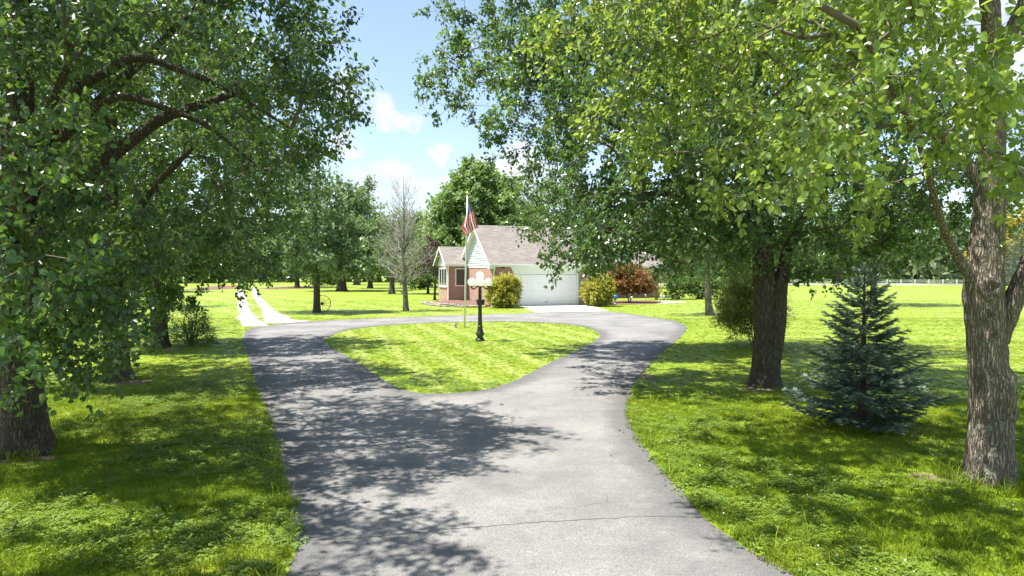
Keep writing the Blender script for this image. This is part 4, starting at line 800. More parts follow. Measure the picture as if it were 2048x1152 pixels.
# garage door: four sections of four raised panels
gd = box('garage_door', 1.72, 6.55, .10, .14, 0, 2.24, M_door, H)
for r_ in range(4):
    for c_ in range(4):
        x0 = 1.72+c_*1.2075; z0 = r_*.56
        bm = bmesh.new(); bbox(bm, x0+.012, x0+1.195, .085, .101, z0+.010, z0+.552)
        bbox(bm, x0+.09, x0+1.12, .068, .086, z0+.10, z0+.46); bmesh.ops.bevel(bm, geom=[e for e in bm.edges if abs(e.verts[0].co.y-.068) < 1e-4 and abs(e.verts[1].co.y-.068) < 1e-4], offset=.016, segments=1, affect='EDGES')
        bm_obj('door_panel', bm, M_door, gd)
box('door_handle', 4.0, 4.25, .045, .067, .25, .28, M_dark, gd)
for x0, x1 in ((1.60, 1.715), (6.555, 6.66)): box('door_jamb', x0, x1, -.015, .16, 0, 2.26, M_white, H)
box('ceiling', .2, GW-.1, .3, GD-.3, 2.7, 2.76, M_white, H)
# roofs
def roof(x0, x1, y0, y1, ze, zr, name='roof', side=None):
    """gable roof, ridge along x; shingle courses are real steps"""
    ym = (y0+y1)/2; bm = bmesh.new(); L = math.hypot(ym-y0, zr-ze); n_ = int(L/.145); th = .012
    for s, ya in ((1, y0), (-1, y1)):
        for i in range(n_):
            a, b = i/n_, (i+1)/n_; ya_, yb_ = ya+(ym-ya)*a, ya+(ym-ya)*b; za, zb = ze+(zr-ze)*a, ze+(zr-ze)*b
            p = [(x0, ya_, za+th), (x1, ya_, za+th), (x1, yb_, zb+.002), (x0, yb_, zb+.002)]; q = [(x0, ya_, za-.008), (x1, ya_, za-.008)]
            v = [bm.verts.new(t) for t in p]; w = [bm.verts.new(t) for t in q]; bm.faces.new(v); bm.faces.new((w[0], w[1], v[1], v[0]))
        prism(bm, [(x0+.004, ya, ze-.01), (x0+.004, ym, zr-.01), (x0+.004, ym, zr-.09), (x0+.004, ya, ze-.09)], (x1-x0-.008, 0, 0))
    prism(bm, [(x0, ym-.13, zr-.075), (x0, ym, zr+.03), (x0, ym+.13, zr-.075)], (x1-x0, 0, 0))
    return add(name, bm, M_shingle)
sl_ = (RZ-2.98)/(GD/2+.42)
roof(-.38, GW+.6, -.42, GD+.42, 2.98, RZ)
# rake boards, soffits, returns
def rake(x, y0, y1, ze, zr, parent=H, dx=-.03, w=.2):
    ym = (y0+y1)/2
    for ya in (y0, y1):
        bm = bmesh.new(); prism(bm, [(x, ya, ze-.005), (x, ym, zr-.005), (x, ym, zr-w-.02), (x, ya, ze-w)], (dx, 0, 0)); add('rake_board', bm, M_white, parent)
rake(-.382, -.42, GD+.42, 2.98, RZ)
for ya, yb in ((-.42, GD/2), (GD+.42, GD/2)):
    bm = bmesh.new(); z0, z1 = 2.98-.13, RZ-.13
    prism(bm, [(-.378, ya, z0), (-.378, yb, z1), (-.378, yb, z1-.02), (-.378, ya, z0-.02)], (.375, 0, 0)); add('rake_soffit', bm, M_white)
for ya, yb in ((-.42, .0), (GD, GD+.42)):
    box('eave_return', -.378, -.006, ya, yb, 2.66, 2.84, M_white, H)
box('eave_soffit', 0, GW+.5, -.40, -.004, 2.80, 2.83, M_white, H); box('eave_fascia', -.37, GW+.5, -.445, -.421, 2.80, 2.99, M_white, H)
bm = bmesh.new(); prism(bm, [(-.37, -.447, 2.97), (-.37, -.56, 2.97), (-.37, -.54, 2.86), (-.37, -.447, 2.85)], (GW+.87, 0, 0)); add('gutter', bm, M_white)
bm = bmesh.new(); tube(bm, [(-.02, -.5, 2.88), (.02, -.46, 2.74), (.06, -.20, 2.52), (.07, -.06, 2.40), (.07, -.06, .15), (.07, -.2, .05)], .045, 8); add('downspout', bm, M_white)
box('security_light', .75, .87, -.12, -.004, 2.70, 2.78, M_dark, H)
# siding boards of the big gable
zb = WH+.03; k = 0; bh = .178
box('frieze_board', -.035, -.006, .0, GD, WH-.16, WH+.02, M_white, H)
while zb < RZ-.35:
    hw = lambda z: max(.02, (RZ-.14-z)/sl_); y0, y1 = GD/2-hw(zb), GD/2+hw(zb); y2, y3 = GD/2-hw(zb+bh), GD/2+hw(zb+bh)
    bm = bmesh.new(); v = [bm.verts.new(p) for p in ((-.066, y0, zb), (-.066, y1, zb), (-.014, y3, zb+bh), (-.018, y2, zb+bh), (-.002, y0, zb), (-.002, y1, zb), (-.002, y3, zb+bh), (-.002, y2, zb+bh))]
    for f in ((0, 1, 2, 3), (4, 7, 6, 5), (0, 4, 5, 1), (1, 5, 6, 2), (2, 6, 7, 3), (3, 7, 4, 0)): bm.faces.new([v[i] for i in f])
    add('siding_board', bm, M_siding); zb += bh; k += 1
vent = box('gable_vent', -.075, -.047, GD/2-.12, GD/2+.12, 4.42, 5.08, M_white, H)
for i in range(7): box('louver', -.085, -.076, GD/2-.08, GD/2+.08, 4.50+i*.078, 4.535+i*.078, M_dark, vent)
# little wing at the left end
wx, wy0, wy1, wz = -1.57, 6.25, 9.35, 4.45
bm = bmesh.new(); bbox(bm, wx, -.005, wy0, wy0+.18, 0, 3.0); add('wing_wall', bm, M_brick)
bm = bmesh.new(); bbox(bm, wx-.003, wx+.18, wy0+.182, wy1, 0, 2.95); add('wing_wall', bm, M_brick_side)
bm = bmesh.new(); bbox(bm, wx+.18, -.1, wy1-.18, wy1+.002, 0, 2.95); add('wing_wall', bm, M_brick)
ws = (wz-3.05)/((wy1-wy0)/2+.36)
roof(wx-.36, .8, wy0-.36, wy1+.36, 3.05, wz); rake(wx-.362, wy0-.36, wy1+.36, 3.05, wz, w=.16)
zb = 2.95
while zb < wz-.25:
    hw = lambda z: max(.02, (wz-.12-z)/ws); ym = (wy0+wy1)/2; bm = bmesh.new(); y0, y1, y2, y3 = ym-hw(zb), ym+hw(zb), ym-hw(zb+.18), ym+hw(zb+.18)
    v = [bm.verts.new(p) for p in ((wx-.046, y0, zb), (wx-.046, y1, zb), (wx-.018, y3, zb+.18), (wx-.018, y2, zb+.18), (wx, y0, zb), (wx, y1, zb), (wx, y3, zb+.18), (wx, y2, zb+.18))]
    for f in ((0, 1, 2, 3), (4, 7, 6, 5), (0, 4, 5, 1), (1, 5, 6, 2), (2, 6, 7, 3), (3, 7, 4, 0)): bm.faces.new([v[i] for i in f])
    add('siding_board', bm, M_siding); zb += .18
box('gutter', wx-.36, -.06, wy0-.47, wy0-.362, 2.92, 3.04, M_white, H); box('eave_soffit', wx-.34, -.05, wy0-.36, wy0-.004, 2.86, 2.89, M_white, H)
bm = bmesh.new(); tube(bm, [(wx-.1, wy0-.42, 2.95), (wx-.06, wy0-.2, 2.7), (wx-.02, wy0-.07, 2.6), (wx-.02, wy0-.07, .2)], .05, 8); add('downspout', bm, M_white)
def window_front(x0, x1, y, z0, z1, n_=1):
    bm = bmesh.new(); f = .085
    bbox(bm, x0, x1, y-.05, y+.02, z0, z0+f); bbox(bm, x0, x1, y-.05, y+.02, z1-f, z1)
    for i in range(n_+1):
        xx = x0+(x1-x0-f)*i/n_; bbox(bm, xx, xx+f, y-.049, y+.02, z0+f, z1-f)
    fr = add('window', bm, M_white)
    for i in range(n_):
        a = x0+(x1-x0-f)*i/n_+f; b = x0+(x1-x0-f)*(i+1)/n_; box('pane', a, b, y-.012, y-.006, z0+f, z1-f, M_glass, fr)
    return fr
window_front(-1.02, -.12, wy0-.004, 1.32, 2.74)
bm = bmesh.new(); f = .08; wa, wb = wy0+.35, wy1-.35; xw = wx-.007
bbox(bm, xw-.045, xw+.02, wa, wb, 1.30, 1.38); bbox(bm, xw-.045, xw+.02, wa, wb, 2.68, 2.76)
for i in range(4): yy = wa+(wb-wa-f)*i/3; bbox(bm, xw-.044, xw+.02, yy, yy+f, 1.38, 2.68)
wf = add('window', bm, M_white)
for i in range(3): box('pane', xw-.012, xw-.006, wa+(wb-wa-f)*i/3+f, wa+(wb-wa-f)*(i+1)/3, 1.38, 2.68, M_glass, wf)
box('window_sill', xw-.08, xw, wa-.05, wb+.05, 1.23, 1.298, M_white, H)
# main body, set back behind the garage
MB = 11.2
bm = bmesh.new(); bbox(bm, GW+.003, 20.5, MB, MB+.2, 0, 2.95); add('front_wall', bm, M_brick)
bm = bmesh.new(); bbox(bm, GW-.2, GW, .202, GD-.2, 0, WH); add('side_wall', bm, M_brick_side)
bm = bmesh.new(); bbox(bm, 20.3, 20.503, MB+.202, MB+8.8, 0, 2.95); add('side_wall', bm, M_brick_side)
roof(6.2, 20.9, MB-.5, MB+9.2, 2.99, 6.2)
bm = bmesh.new(); prism(bm, [(20.45, MB, 2.95), (20.45, MB+8.8, 2.95), (20.45, MB+4.35, 5.9)], (.05, 0, 0)); add('end_gable', bm, M_siding)
box('gutter', 6.3, 20.9, MB-.6, MB-.502, 2.86, 2.98, M_white, H); box('eave_soffit', GW+.05, 20.8, MB-.48, MB-.01, 2.84, 2.87, M_white, H)
window_front(13.2, 15.0, MB-.01, .95, 2.35, 2); window_front(16.8, 18.6, MB-.01, .95, 2.35, 2)
fd = box('front_door', 10.4, 11.35, MB-.07, MB-.004, .15, 2.25, M_white, H); box('handle', 11.2, 11.26, MB-.14, MB-.071, 1.1, 1.16, M_goldball, fd)

# planting bed with low stone wall in front of the gable
def bed():
    ring = [(-6.3, 53.0), (-6.25, 51.0), (-5.5, 49.0), (-4.4, 47.7), (-3.0, 47.0), (-1.75, 47.3), (-1.5, 48.0), (-3.9, 54.2), (-5.2, 54.0)]
    zz = [.10, .14, .14, .16, .12, .08, .10, .26, .24]; bm = bmesh.new(); v = [bm.verts.new((x, y, z)) for (x, y), z in zip(ring, zz)]; c = bm.verts.new((-4.0, 50.6, .24))
    for i in range(len(v)): bm.faces.new((v[i], v[(i+1) % len(v)], c))
    w = [bm.verts.new((x, y, -.02)) for x, y in ring]
    for i in range(len(v)): bm.faces.new((v[i-1], v[i], w[i], w[i-1]))
    bmesh.ops.subdivide_edges(bm, edges=bm.edges[:], cuts=5, use_grid_fill=True); rr = random.Random(4)
    for q in bm.verts:
        if q.co.z > .05: q.co.z += rr.uniform(-.025, .03)
    o = bm_obj('mulch_mound', bm, M_mulch); tag(o, kind='structure')
    wall = thing('stone_edging', 'low dry-stone edging round the mulch bed by the gable', 'garden wall', (-5.2, 48.6, 0)); rr = random.Random(9)
    def stone(x, y, z, l, d, h, a):
        bm = bmesh.new(); bbox(bm, -l/2, l/2, -d/2, d/2, 0, h); bmesh.ops.bevel(bm, geom=bm.edges[:], offset=min(h, d)*.22, segments=1, affect='EDGES')
        for q in bm.verts: q.co += Vector((rr.uniform(-.02, .02), rr.uniform(-.02, .02), rr.uniform(-.012, .012)))
        bm.transform(Matrix.Translation((x+5.2, y-48.6, z)) @ Matrix.Rotation(a, 4, 'Z') @ Matrix.Rotation(rr.uniform(-.06, .06), 4, 'X')); bm_obj('stone', bm, M_stone, wall)
    for lvl, path, h in ((0, [(-6.4, 51.2), (-5.6, 48.9), (-4.5, 47.55), (-3.0, 46.85), (-1.8, 47.1)], .13), (.125, [(-6.1, 50.4), (-5.55, 48.95), (-4.5, 47.6), (-3.6, 47.15)], .11), (0, [(-7.0, 53.2), (-6.6, 51.8), (-5.9, 51.3)], .12), (.12, [(-6.8, 52.6), (-6.3, 51.6)], .09)):
        P = densify(path, .02); i = 0
        while i < len(P)-8:
            l = rr.uniform(.32, .75); j = min(len(P)-1, i+int(l/.02)); a, b = P[i], P[j]; m_ = (a+b)/2; an = math.atan2(b[1]-a[1], b[0]-a[0])
            stone(m_[0]+rr.uniform(-.03, .03), m_[1]+rr.uniform(-.03, .03), lvl, np.linalg.norm(b-a)*.97, rr.uniform(.25, .36), h*rr.uniform(.8, 1.15), an); i = j
bed()
bk = thing('planter_tub', 'black tub on the mulch in front of the brick gable', 'planter', (-2.2, 47.75, .1)); bm = bmesh.new()
lathe(bm, [(.24, 0), (.31, .34), (.34, .34), (.34, .40), (.30, .40), (.27, .33)], 20); bm_obj('tub', bm, M_bucket, bk); bm = bmesh.new(); lathe(bm, [(.268, .30), (.268, .33), (.1, .345)], 16); bm_obj('soil', bm, M_mulch, bk)

# ------------------------------------------------------------------ lamp post, flag, ornaments
LP = thing('lamp_post', 'black cast lamp post with five white globes on the grass island', 'lamp', (-1.12, 23.88, 0), R(9))
bm = bmesh.new(); lathe(bm, [(.165, -.03), (.165, .05), (.15, .07), (.115, .12), (.105, .17), (.12, .20), (.155, .23), (.16, .26), (.13, .30), (.10, .40), (.085, .47), (.10, .49), (.10, .52), (.075, .54)], 24); bm_obj('base', bm, M_black, LP, True)
bm = bmesh.new()
seg = 24
prof = [(.072, .54), (.062, 1.2), (.052, 1.82), (.06, 1.84), (.06, 1.88), (.05, 1.90), (.07, 1.93), (.075, 1.96), (.05, 2.0), (.045, 2.10), (.075, 2.13), (.075, 2.15)]
rings = []
for r_, z in prof:
    fl = .06 if z < 1.83 else 0
    rings.append([bm.verts.new((r_*(1+fl*(1 if i % 2 else -1))*math.cos(2*math.pi*i/seg), r_*(1+fl*(1 if i % 2 else -1))*math.sin(2*math.pi*i/seg), z)) for i in range(seg)])
for a, b in zip(rings, rings[1:]):
    for i in range(seg): bm.faces.new((a[i], a[(i+1) % seg], b[(i+1) % seg], b[i]))
bm.faces.new(rings[-1]); bm_obj('shaft', bm, M_black, LP)
def globe(c, r=.143):
    bm = bmesh.new(); bmesh.ops.create_uvsphere(bm, u_segments=32, v_segments=20, radius=r, matrix=Matrix.Translation(c)); return bm_obj('globe', bm, M_globe, LP, True)
globe((0, 0, 2.285))
for i in range(4):
    a = R(90*i); ca, sa = math.cos(a), math.sin(a); bm = bmesh.new()
    tube(bm, [(ca*.05, sa*.05, 1.92), (ca*.12, sa*.12, 1.90), (ca*.18, sa*.18, 1.84), (ca*.25, sa*.25, 1.82), (ca*.29, sa*.29, 1.86), (ca*.29, sa*.29, 1.91)], [.026, .022, .022, .024, .03, .034], 10)
    lathe(bm, [(.03, 0), (.062, .02), (.062, .05), (.05, .055)], 16, (ca*.29, sa*.29, 1.885)); bm_obj('arm', bm, M_black, LP, True); globe((ca*.29, sa*.29, 2.06))
FP = thing('flagpole', 'thin white flagpole with a gilt ball on the grass island', 'flagpole', (-2.05, 29.49, 0)); FP.rotation_euler = (0, R(1.3), 0)
bm = bmesh.new(); tube(bm, [(0, 0, -.1), (0, 0, 2), (0, 0, 4), (0, 0, 5.75)], [.045, .040, .034, .026], 14); bm_obj('pole', bm, M_pole, FP, True)
bm = bmesh.new(); bmesh.ops.create_uvsphere(bm, u_segments=16, v_segments=10, radius=.065, matrix=Matrix.Translation((0, 0, 5.82))); bm_obj('finial', bm, M_goldball, FP, True)
def flag():
    nu, nv = 44, 22; V, uv = [], []
    for i in range(nu+1):
        for j in range(nv+1):
            u, v = i/nu, j/nv                                    # u along the fly, v down the hoist
            top = np.array([.03+.62*u-.20*u*u, -.05*u, 5.62-1.30*u]); bot = np.array([.03-.42*u+.30*max(0, u-.72)/.28, -.16*u, 5.60-.62-(.85*u+.16*u*u)])
            p = top*(1-v)+bot*v; fold = .085*u**.6*math.sin(v*15+1.2*u)+.03*u*math.sin(v*27-2*u); p = p+np.array([.012*math.sin(v*19+3*u)*u, fold, .03*u*math.sin(v*8)])
            V.append(p); uv.append((u, v))
    F = [(i*(nv+1)+j, (i+1)*(nv+1)+j, (i+1)*(nv+1)+j+1, i*(nv+1)+j+1) for i in range(nu) for j in range(nv)]
    o = mk('flag', V, F, M_flag, None, True); o.location = (-2.05+.125, 29.47, 0); l_ = o.data.uv_layers.new(name='print')
    idx = np.zeros(len(o.data.loops), np.int32); o.data.loops.foreach_get('vertex_index', idx); l_.data.foreach_set('uv', np.array(uv, np.float32)[idx].ravel())
    sd = o.modifiers.new('thick', 'SOLIDIFY'); sd.thickness = .003
    tag(o, 'drooping stars and stripes flag hanging from the white pole', 'flag')
flag()
# old iron wheel
W = thing('iron_wheel', 'old spoked iron wheel leaning against the young oak', 'wheel', (-11.5, 41.28, 0)); W.rotation_euler = (R(-6), 0, 0)
bm = bmesh.new(); n_ = 40
for i in range(n_):
    a0, a1 = 2*math.pi*i/n_, 2*math.pi*(i+1)/n_; q = []
    for a in (a0, a1): q.append([bm.verts.new((r_*math.cos(a), y, .52+r_*math.sin(a))) for r_, y in ((.52, -.035), (.52, .035), (.495, .035), (.495, -.035))])
    for k in range(4): bm.faces.new((q[0][k], q[1][k], q[1][(k+1) % 4], q[0][(k+1) % 4]))
bm_obj('rim', bm, M_rustiron, W)
bm = bmesh.new(); tube(bm, [(0, -.12, .52), (0, -.06, .52), (0, .06, .52), (0, .1, .52)], [.05, .085, .085, .05], 12); bm_obj('hub', bm, M_rustiron, W)
for i in range(12):
    a = 2*math.pi*(i+.3)/12; bm = bmesh.new(); tube(bm, [(.05*math.cos(a), 0, .52+.05*math.sin(a)), (.50*math.cos(a), 0, .52+.50*math.sin(a))], .011, 6); bm_obj('spoke', bm, M_rustiron, W)
# garden statue by the flagpole: a squat sitting frog-like stone
ST = thing('garden_statue', 'small weathered stone bird ornament left of the flagpole', 'garden ornament', (-2.47, 29.6, 0))
bm = bmesh.new(); lathe(bm, [(.07, -.01), (.085, .03), (.05, .06)], 12); bm_obj('plinth', bm, M_greystone, ST, True)
bm = bmesh.new(); bmesh.ops.create_uvsphere(bm, u_segments=14, v_segments=10, radius=.07, matrix=Matrix.Translation((0, 0, .13)) @ Matrix.Diagonal((.9, 1.0, 1.35, 1))); bmesh.ops.create_uvsphere(bm, u_segments=12, v_segments=8, radius=.045, matrix=Matrix.Translation((.02, -.01, .245)))
bmesh.ops.create_cone(bm, segments=8, radius1=.016, radius2=.002, depth=.05, cap_ends=True, matrix=Matrix.Translation((.08, -.02, .24)) @ Matrix.Rotation(R(90), 4, 'Y')); bm_obj('body', bm, M_greystone, ST, True)
# gazing ball and path lights in the right bed
GB = thing('gazing_ball', 'shiny blue glass ball on a stand beside the right golden bush', 'garden ornament', (7.85, 51.9, 0)); bm = bmesh.new(); lathe(bm, [(.13, 0), (.10, .05), (.05, .1), (.05, .3), (.11, .36)], 14); bm_obj('stand', bm, M_greystone, GB, True)
bm = bmesh.new(); bmesh.ops.create_uvsphere(bm, u_segments=20, v_segments=14, radius=.19, matrix=Matrix.Translation((0, 0, .52))); bm_obj('ball', bm, M_blue, GB, True)
def path_light(x, y, lb):
    r_ = thing('path_light', lb, 'garden light', (x, y, 0), 0, 'solar path lights in the mulch bed'); bm = bmesh.new(); tube(bm, [(0, 0, -.05), (0, 0, .38)], .014, 8); bm_obj('stake', bm, M_black, r_)
    bm = bmesh.new(); lathe(bm, [(.05, .38), (.065, .39), (.06, .50), (.03, .51)], 12); bm_obj('lens', bm, M_globe, r_, True); bm = bmesh.new(); lathe(bm, [(.10, .51), (.09, .54), (.02, .58)], 12); bm_obj('cap', bm, M_white, r_, True)
path_light(11.75, 53.9, 'left one of two white path lights standing close together at the right bed corner'); path_light(12.05, 54.2, 'right one of two white path lights standing close together at the right bed corner'); path_light(11.2, 57.2, 'lone white path light behind the rust-coloured bush'); path_light(9.1, 51.9, 'white path light at the front edge of the mulch bed')

# paddock fence
def fence():
    F_ = thing('paddock_fence', 'long white post-and-rail fence at the far side of the right lawn', 'fence', (36, 127, 0)); x = 0
    pm = None
    while x < 62:
        o = box('post', x-.07, x+.07, -.07, .07, 0, 1.1, M_fence, F_) if pm is None else bpy.data.objects.new('post', pm)
        if pm is None: pm = o.data
        else: o.location = (x, 0, 0); link(o, F_)
        x += 2.6
    for z in (.3, .62, .94):
        for k in range(6): box('rail', k*10.4, k*10.4+10.38, -.115, -.073, z, z+.09, M_fence, F_)
fence()
tag(mk('gravel_road', [(20, 129, .01), (130, 129, .01), (140, 147, .01), (20, 147, .01)], [(0, 1, 2, 3)], M_gravel), kind='structure')

# litter on the asphalt
def scrap(x, y, lb, s, seed):
    rr = random.Random(seed); bm = bmesh.new(); prev = None
    pts = [(-.5, -.2), (-.2, .25), (.25, .3), (.55, .05), (.2, -.3), (-.2, -.32)]
    v = [bm.verts.new((px*s, py*s, .012+rr.uniform(0, .35)*s)) for px, py in pts]; c = bm.verts.new((0, 0, .012+.1*s))
    for i in range(6): bm.faces.new((v[i], v[(i+1) % 6], c))
    o = bm_obj('fallen_leaf', bm, M_crack); o.location = (x, y, 0); tag(o, lb, 'leaf'); m_ = o.modifiers.new('t', 'SOLIDIFY'); m_.thickness = .003
scrap(-.19, 12.27, 'curled dark leaf on the sunlit asphalt in front of the island', .075, 1); scrap(-1.43, 9.29, 'flattened dark leaf at the shadow edge on the asphalt', .07, 2)
def litter():
    rng = np.random.default_rng(44); n_ = 900; d = np.sqrt(rng.uniform(5**2, 26**2, n_)); P = np.column_stack([rng.uniform(-.8, .8, n_)*d, d]); ok = inpoly(P, OUTs) & ~inpoly(P, INs); P = P[ok]; ed = np.minimum(edgedist(P, OUTs), edgedist(P, INs))
    P = P[rng.random(len(P)) < .12+.88*np.exp(-ed/.25)]; n_ = len(P); pos = np.column_stack([P, np.full(n_, .011)]); a = rng.uniform(0, 6.283, n_)
    o = leaf_mesh('leaf_litter', pos, np.column_stack([np.cos(a), np.sin(a), rng.uniform(0, .25, n_)]), np.column_stack([rng.normal(0, .3, (n_, 2)), np.ones(n_)]), rng.uniform(.018, .05, n_), KITE, KITEF, M_litter, None, rng.random(n_))
    tag(o, 'scattered bits of dry leaf and twig on the asphalt', 'leaf litter', kind='stuff')
M_litter = leaf_mat('dry_leaf', (.05, .035, .022), (.20, .15, .07), (.1, .08, .03)); litter()
# worn soil at trunk feet
for (x, y, a, b_, s) in [(5.0, 7.9, .42, .22, 1), (5.25, 14.0, .6, .3, 2), (-6.2, 8.75, .5, .22, 3), (3.18, 15.6, .16, .7, 4), (-10.4, 21.0, .5, .25, 5), (-8.3, 14.9, .45, .3, 6)]:
    rr = random.Random(s); V = [(x, y, .012)]+[(x+a*math.cos(t*math.pi/12)*rr.uniform(.7, 1.2), y+b_*math.sin(t*math.pi/12)*rr.uniform(.7, 1.2), .003) for t in range(24)]
    tag(mk('bare_soil', V, [(0, 1+i, 1+(i+1) % 24) for i in range(24)], M_dirt), kind='structure')

# ------------------------------------------------------------------ grass, clover, weeds
def scatter_sources():
    c = bpy.data.collections.new('ground_cover_sources'); rng = np.random.default_rng(3)
    def put(name, V, F, mat):
        me = bpy.data.meshes.new(name); me.from_pydata([tuple(v) for v in V], [], [tuple(f) for f in F]); me.materials.append(mat); o = bpy.data.objects.new(name, me); c.objects.link(o)
    def blades(n_, rad, h0, h1, wd, lean):
        V, F = [], []
        for i in range(n_):
            a = rng.random()*6.283; r_ = rad*math.sqrt(rng.random()); x, y = r_*math.cos(a), r_*math.sin(a); h = rng.uniform(h0, h1); la = rng.random()*6.283; le = h*lean*rng.uniform(.3, 1.3); wa = rng.random()*3.14; w = wd*rng.uniform(.7, 1.3)
            ox, oy = math.cos(wa)*w/2, math.sin(wa)*w/2; lx, ly = math.cos(la)*le, math.sin(la)*le; b = len(V)
            V += [(x-ox, y-oy, -.005), (x+ox, y+oy, -.005), (x-ox*.8+lx*.35, y-oy*.8+ly*.35, h*.6), (x+ox*.8+lx*.35, y+oy*.8+ly*.35, h*.6), (x+lx, y+ly, h*(1-.25*lean))]; F += [(b, b+1, b+3, b+2), (b+2, b+3, b+4)]
        return V, F
    for i in range(3): put('a_tuft', *blades(28, .10, .025, .060, .0062, .9), M_blade)            # 0-2 lawn
    put('b_tall', *blades(16, .07, .10, .24, .008, .7), M_blade)                                   # 3 unmown tuft
    for q in range(2):                                                                             # 4-5 clover
        V, F = [], []
        for i in range(16):
            a = rng.random()*6.283; r_ = .13*math.sqrt(rng.random()); x, y, h = r_*math.cos(a), r_*math.sin(a), rng.uniform(.03, .075)
            for k in range(3):
                t = 2.094*k+rng.random(); d = np.array([math.cos(t), math.sin(t), rng.uniform(-.3, .25)]); s = rng.uniform(.016, .026); e = np.array([-d[1], d[0], rng.uniform(-.2, .2)]); p = np.array([x, y, h]); b = len(V)
                V += [p, p+d*s*.55+e*s*.5, p+d*s*1.1+e*.25*s, p+d*s*1.1-e*.25*s, p+d*s*.55-e*s*.5]; F += [(b, b+4, b+3, b+2, b+1)]
        put('c_clover', V, F, M_clover)
    V, F = [], []                                                                                  # 6 broad-leaved weed
    for i in range(9):
        t = 6.283*i/9+rng.random()*.5; s = rng.uniform(.04, .07); d = np.array([math.cos(t), math.sin(t), rng.uniform(.15, .6)]); e = np.array([-d[1], d[0], 0]); p = np.array([.02*d[0], .02*d[1], .02]); b = len(V)
        V += [p, p+d*s*.5+e*s*.38, p+d*s*1.15-np.array([0, 0, .01]), p+d*s*.5-e*s*.38]; F += [(b, b+3, b+2), (b, b+2, b+1)]
    put('d_weed', V, F, M_weed)
    bm = bmesh.new(); bmesh.ops.create_icosphere(bm, subdivisions=1, radius=.009, matrix=Matrix.Translation((0, 0, .085))); me = bpy.data.meshes.new('e_flower'); bm.to_mesh(me); bm.free(); me.materials.append(M_flower); c.objects.link(bpy.data.objects.new('e_flower', me))  # 7
    return c
SRC = scatter_sources()
ng = bpy.data.node_groups.new('scatter', 'GeometryNodeTree')
ng.interface.new_socket('Geometry', in_out='INPUT', socket_type='NodeSocketGeometry'); ng.interface.new_socket('Geometry', in_out='OUTPUT', socket_type='NodeSocketGeometry')
gi = ng.nodes.new('NodeGroupInput'); go = ng.nodes.new('NodeGroupOutput'); ci = ng.nodes.new('GeometryNodeCollectionInfo'); ci.inputs['Collection'].default_value = SRC; ci.inputs['Separate Children'].default_value = True; ci.inputs['Reset Children'].default_value = True
ip = ng.nodes.new('GeometryNodeInstanceOnPoints'); ip.inputs['Pick Instance'].default_value = True
def nattr(nm, t):
    q = ng.nodes.new('GeometryNodeInputNamedAttribute'); q.data_type = t; q.inputs['Name'].default_value = nm; return [s for s in q.outputs if s.enabled and s.name == 'Attribute'][0]
ng.links.new(gi.outputs[0], ip.inputs['Points']); ng.links.new(ci.outputs[0], ip.inputs['Instance']); ng.links.new(nattr('pick', 'INT'), ip.inputs['Instance Index']); ng.links.new(nattr('turn', 'FLOAT_VECTOR'), ip.inputs['Rotation']); ng.links.new(nattr('size', 'FLOAT_VECTOR'), ip.inputs['Scale']); ng.links.new(ip.outputs[0], go.inputs[0])
def scatter(name, P, pick, size, rng, lb, cat):
    me = bpy.data.meshes.new(name); me.vertices.add(len(P)); me.vertices.foreach_set('co', np.column_stack([P, np.zeros(len(P))]).astype(np.float32).ravel())
    a = me.attributes.new('pick', 'INT', 'POINT'); a.data.foreach_set('value', pick.astype(np.int32))
    a = me.attributes.new('turn', 'FLOAT_VECTOR', 'POINT'); a.data.foreach_set('vector', np.column_stack([rng.normal(0, .08, len(P)), rng.normal(0, .08, len(P)), rng.uniform(0, 6.283, len(P))]).astype(np.float32).ravel())
    a = me.attributes.new('size', 'FLOAT_VECTOR', 'POINT'); a.data.foreach_set('vector', size.astype(np.float32).ravel()); me.update()
    o = link(bpy.data.objects.new(name, me)); tag(o, lb, cat, kind='stuff'); md = o.modifiers.new('scatter', 'NODES'); md.node_group = ng; return o
def on_lawn(P, margin=.0):
    ok = (~inpoly(P, OUTs)) | inpoly(P, INs)
    for q in (T1, T2, APRON, PATH, BED_R): ok &= ~inpoly(P, q)
    return ok
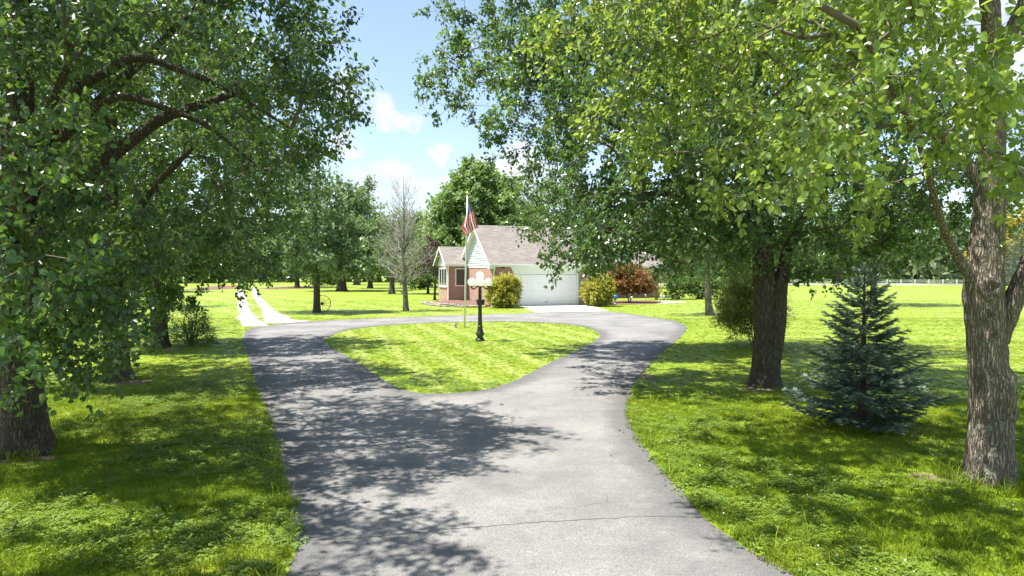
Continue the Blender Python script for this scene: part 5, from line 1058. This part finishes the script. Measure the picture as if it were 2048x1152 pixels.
def grass():
    rng = np.random.default_rng(8); P = []
    for d0, d1, dn in ((3.4, 8, 210), (8, 14, 140), (14, 24, 85), (24, 36, 34), (36, 60, 7)):
        area = (d1*d1-d0*d0)*.9; n_ = int(area*dn); d = np.sqrt(rng.uniform(d0*d0, d1*d1, n_)); x = rng.uniform(-.86, .86, n_)*d; P.append(np.column_stack([x, d]))
    P = np.concatenate(P); P = P[on_lawn(P)]; P = P+rng.normal(0, .022, P.shape)
    ed = np.minimum(edgedist(P, OUTs), edgedist(P, INs)); far = np.clip(P[:, 1]/22, 1, 1.7)
    q = np.array([noise.noise((p[0]*.9, p[1]*.9, 4.2)) for p in P]); soil = np.zeros(len(P), bool)
    for (x, y, a, b_) in [(4.9, 8.0, .5, .3), (5.2, 13.95, .75, .4), (-6.1, 8.6, .5, .3), (3.18, 15.6, .15, .6)]: soil |= (((P[:, 0]-x)/a)**2+((P[:, 1]-y)/b_)**2 < 1) & (rng.random(len(P)) > .4)
    P, ed, far, q = P[~soil], ed[~soil], far[~soil], q[~soil]; n_ = len(P)
    qf = np.where(P[:, 1] > 13, np.float64(.1), 1.); s = np.clip(1+.32*q*qf+.1*rng.normal(size=n_), .45, 1.7)*np.where(P[:, 1] > 14, .85, 1.); isl = inpoly(P, INs); s = np.where(P[:, 1] > 13, s*.62, s)
    pick = rng.integers(0, 3, n_); tall = rng.random(n_) < np.where(ed < .10, .17, .006); tr_ = np.zeros(n_, bool)
    for (x, y) in [(5.53, 7.81), (5.35, 14.4), (-6.46, 9.05), (-8.81, 15.2), (-11.27, 21.8), (5.42, 10.5)]: tr_ |= (np.hypot(P[:, 0]-x, P[:, 1]-y) < .62) & (rng.random(n_) < .4)
    pick = np.where(tall | tr_, 3, pick); sz = np.column_stack([s*far, s*far, s*np.where(P[:, 1] > 30, 1.1, 1.)]); scatter('grass', P, pick, sz, rng, 'mown green grass of the lawn and island', 'grass')
    # clover and weeds: patches, mostly along the driveway edges near the camera
    n_ = 14000; d = np.sqrt(rng.uniform(3.4**2, 15**2, n_)); C = np.column_stack([rng.uniform(-.85, .85, n_)*d, d]); C = C[on_lawn(C)]; ed = edgedist(C, OUTs)
    q = np.array([noise.noise((p[0]*.55+9, p[1]*.55, 1.2)) for p in C]); C = C[(q+.55*np.exp(-ed/.9) > rng.uniform(.02, .5, len(C)))]
    n_ = len(C); pick = np.where(rng.random(n_) < .80, rng.integers(4, 6, n_), 6); pick = np.where(rng.random(n_) < np.where(C[:, 0] > 0, .07, .008), 7, pick); s = rng.uniform(.55, 1.05, n_); scatter('clover', C, pick, np.column_stack([s, s, s]), rng, 'patches of white clover and broad-leaved weeds in the lawn', 'clover')
    # grass growing in the joint crack
    K = CR[0]; K = np.concatenate([K+rng.normal(0, .012, K.shape) for _ in range(3)]); K = K[np.array([noise.noise((p[0]*2.3, p[1]*2.3, 0)) for p in K]) > -.02]; s = rng.uniform(.12, .32, len(K)); scatter('crack_grass', K, rng.integers(0, 3, len(K)), np.column_stack([s*.7, s*.5, s*.9]), rng, 'thin grass sprouting from the crack across the driveway', 'grass')
grass()
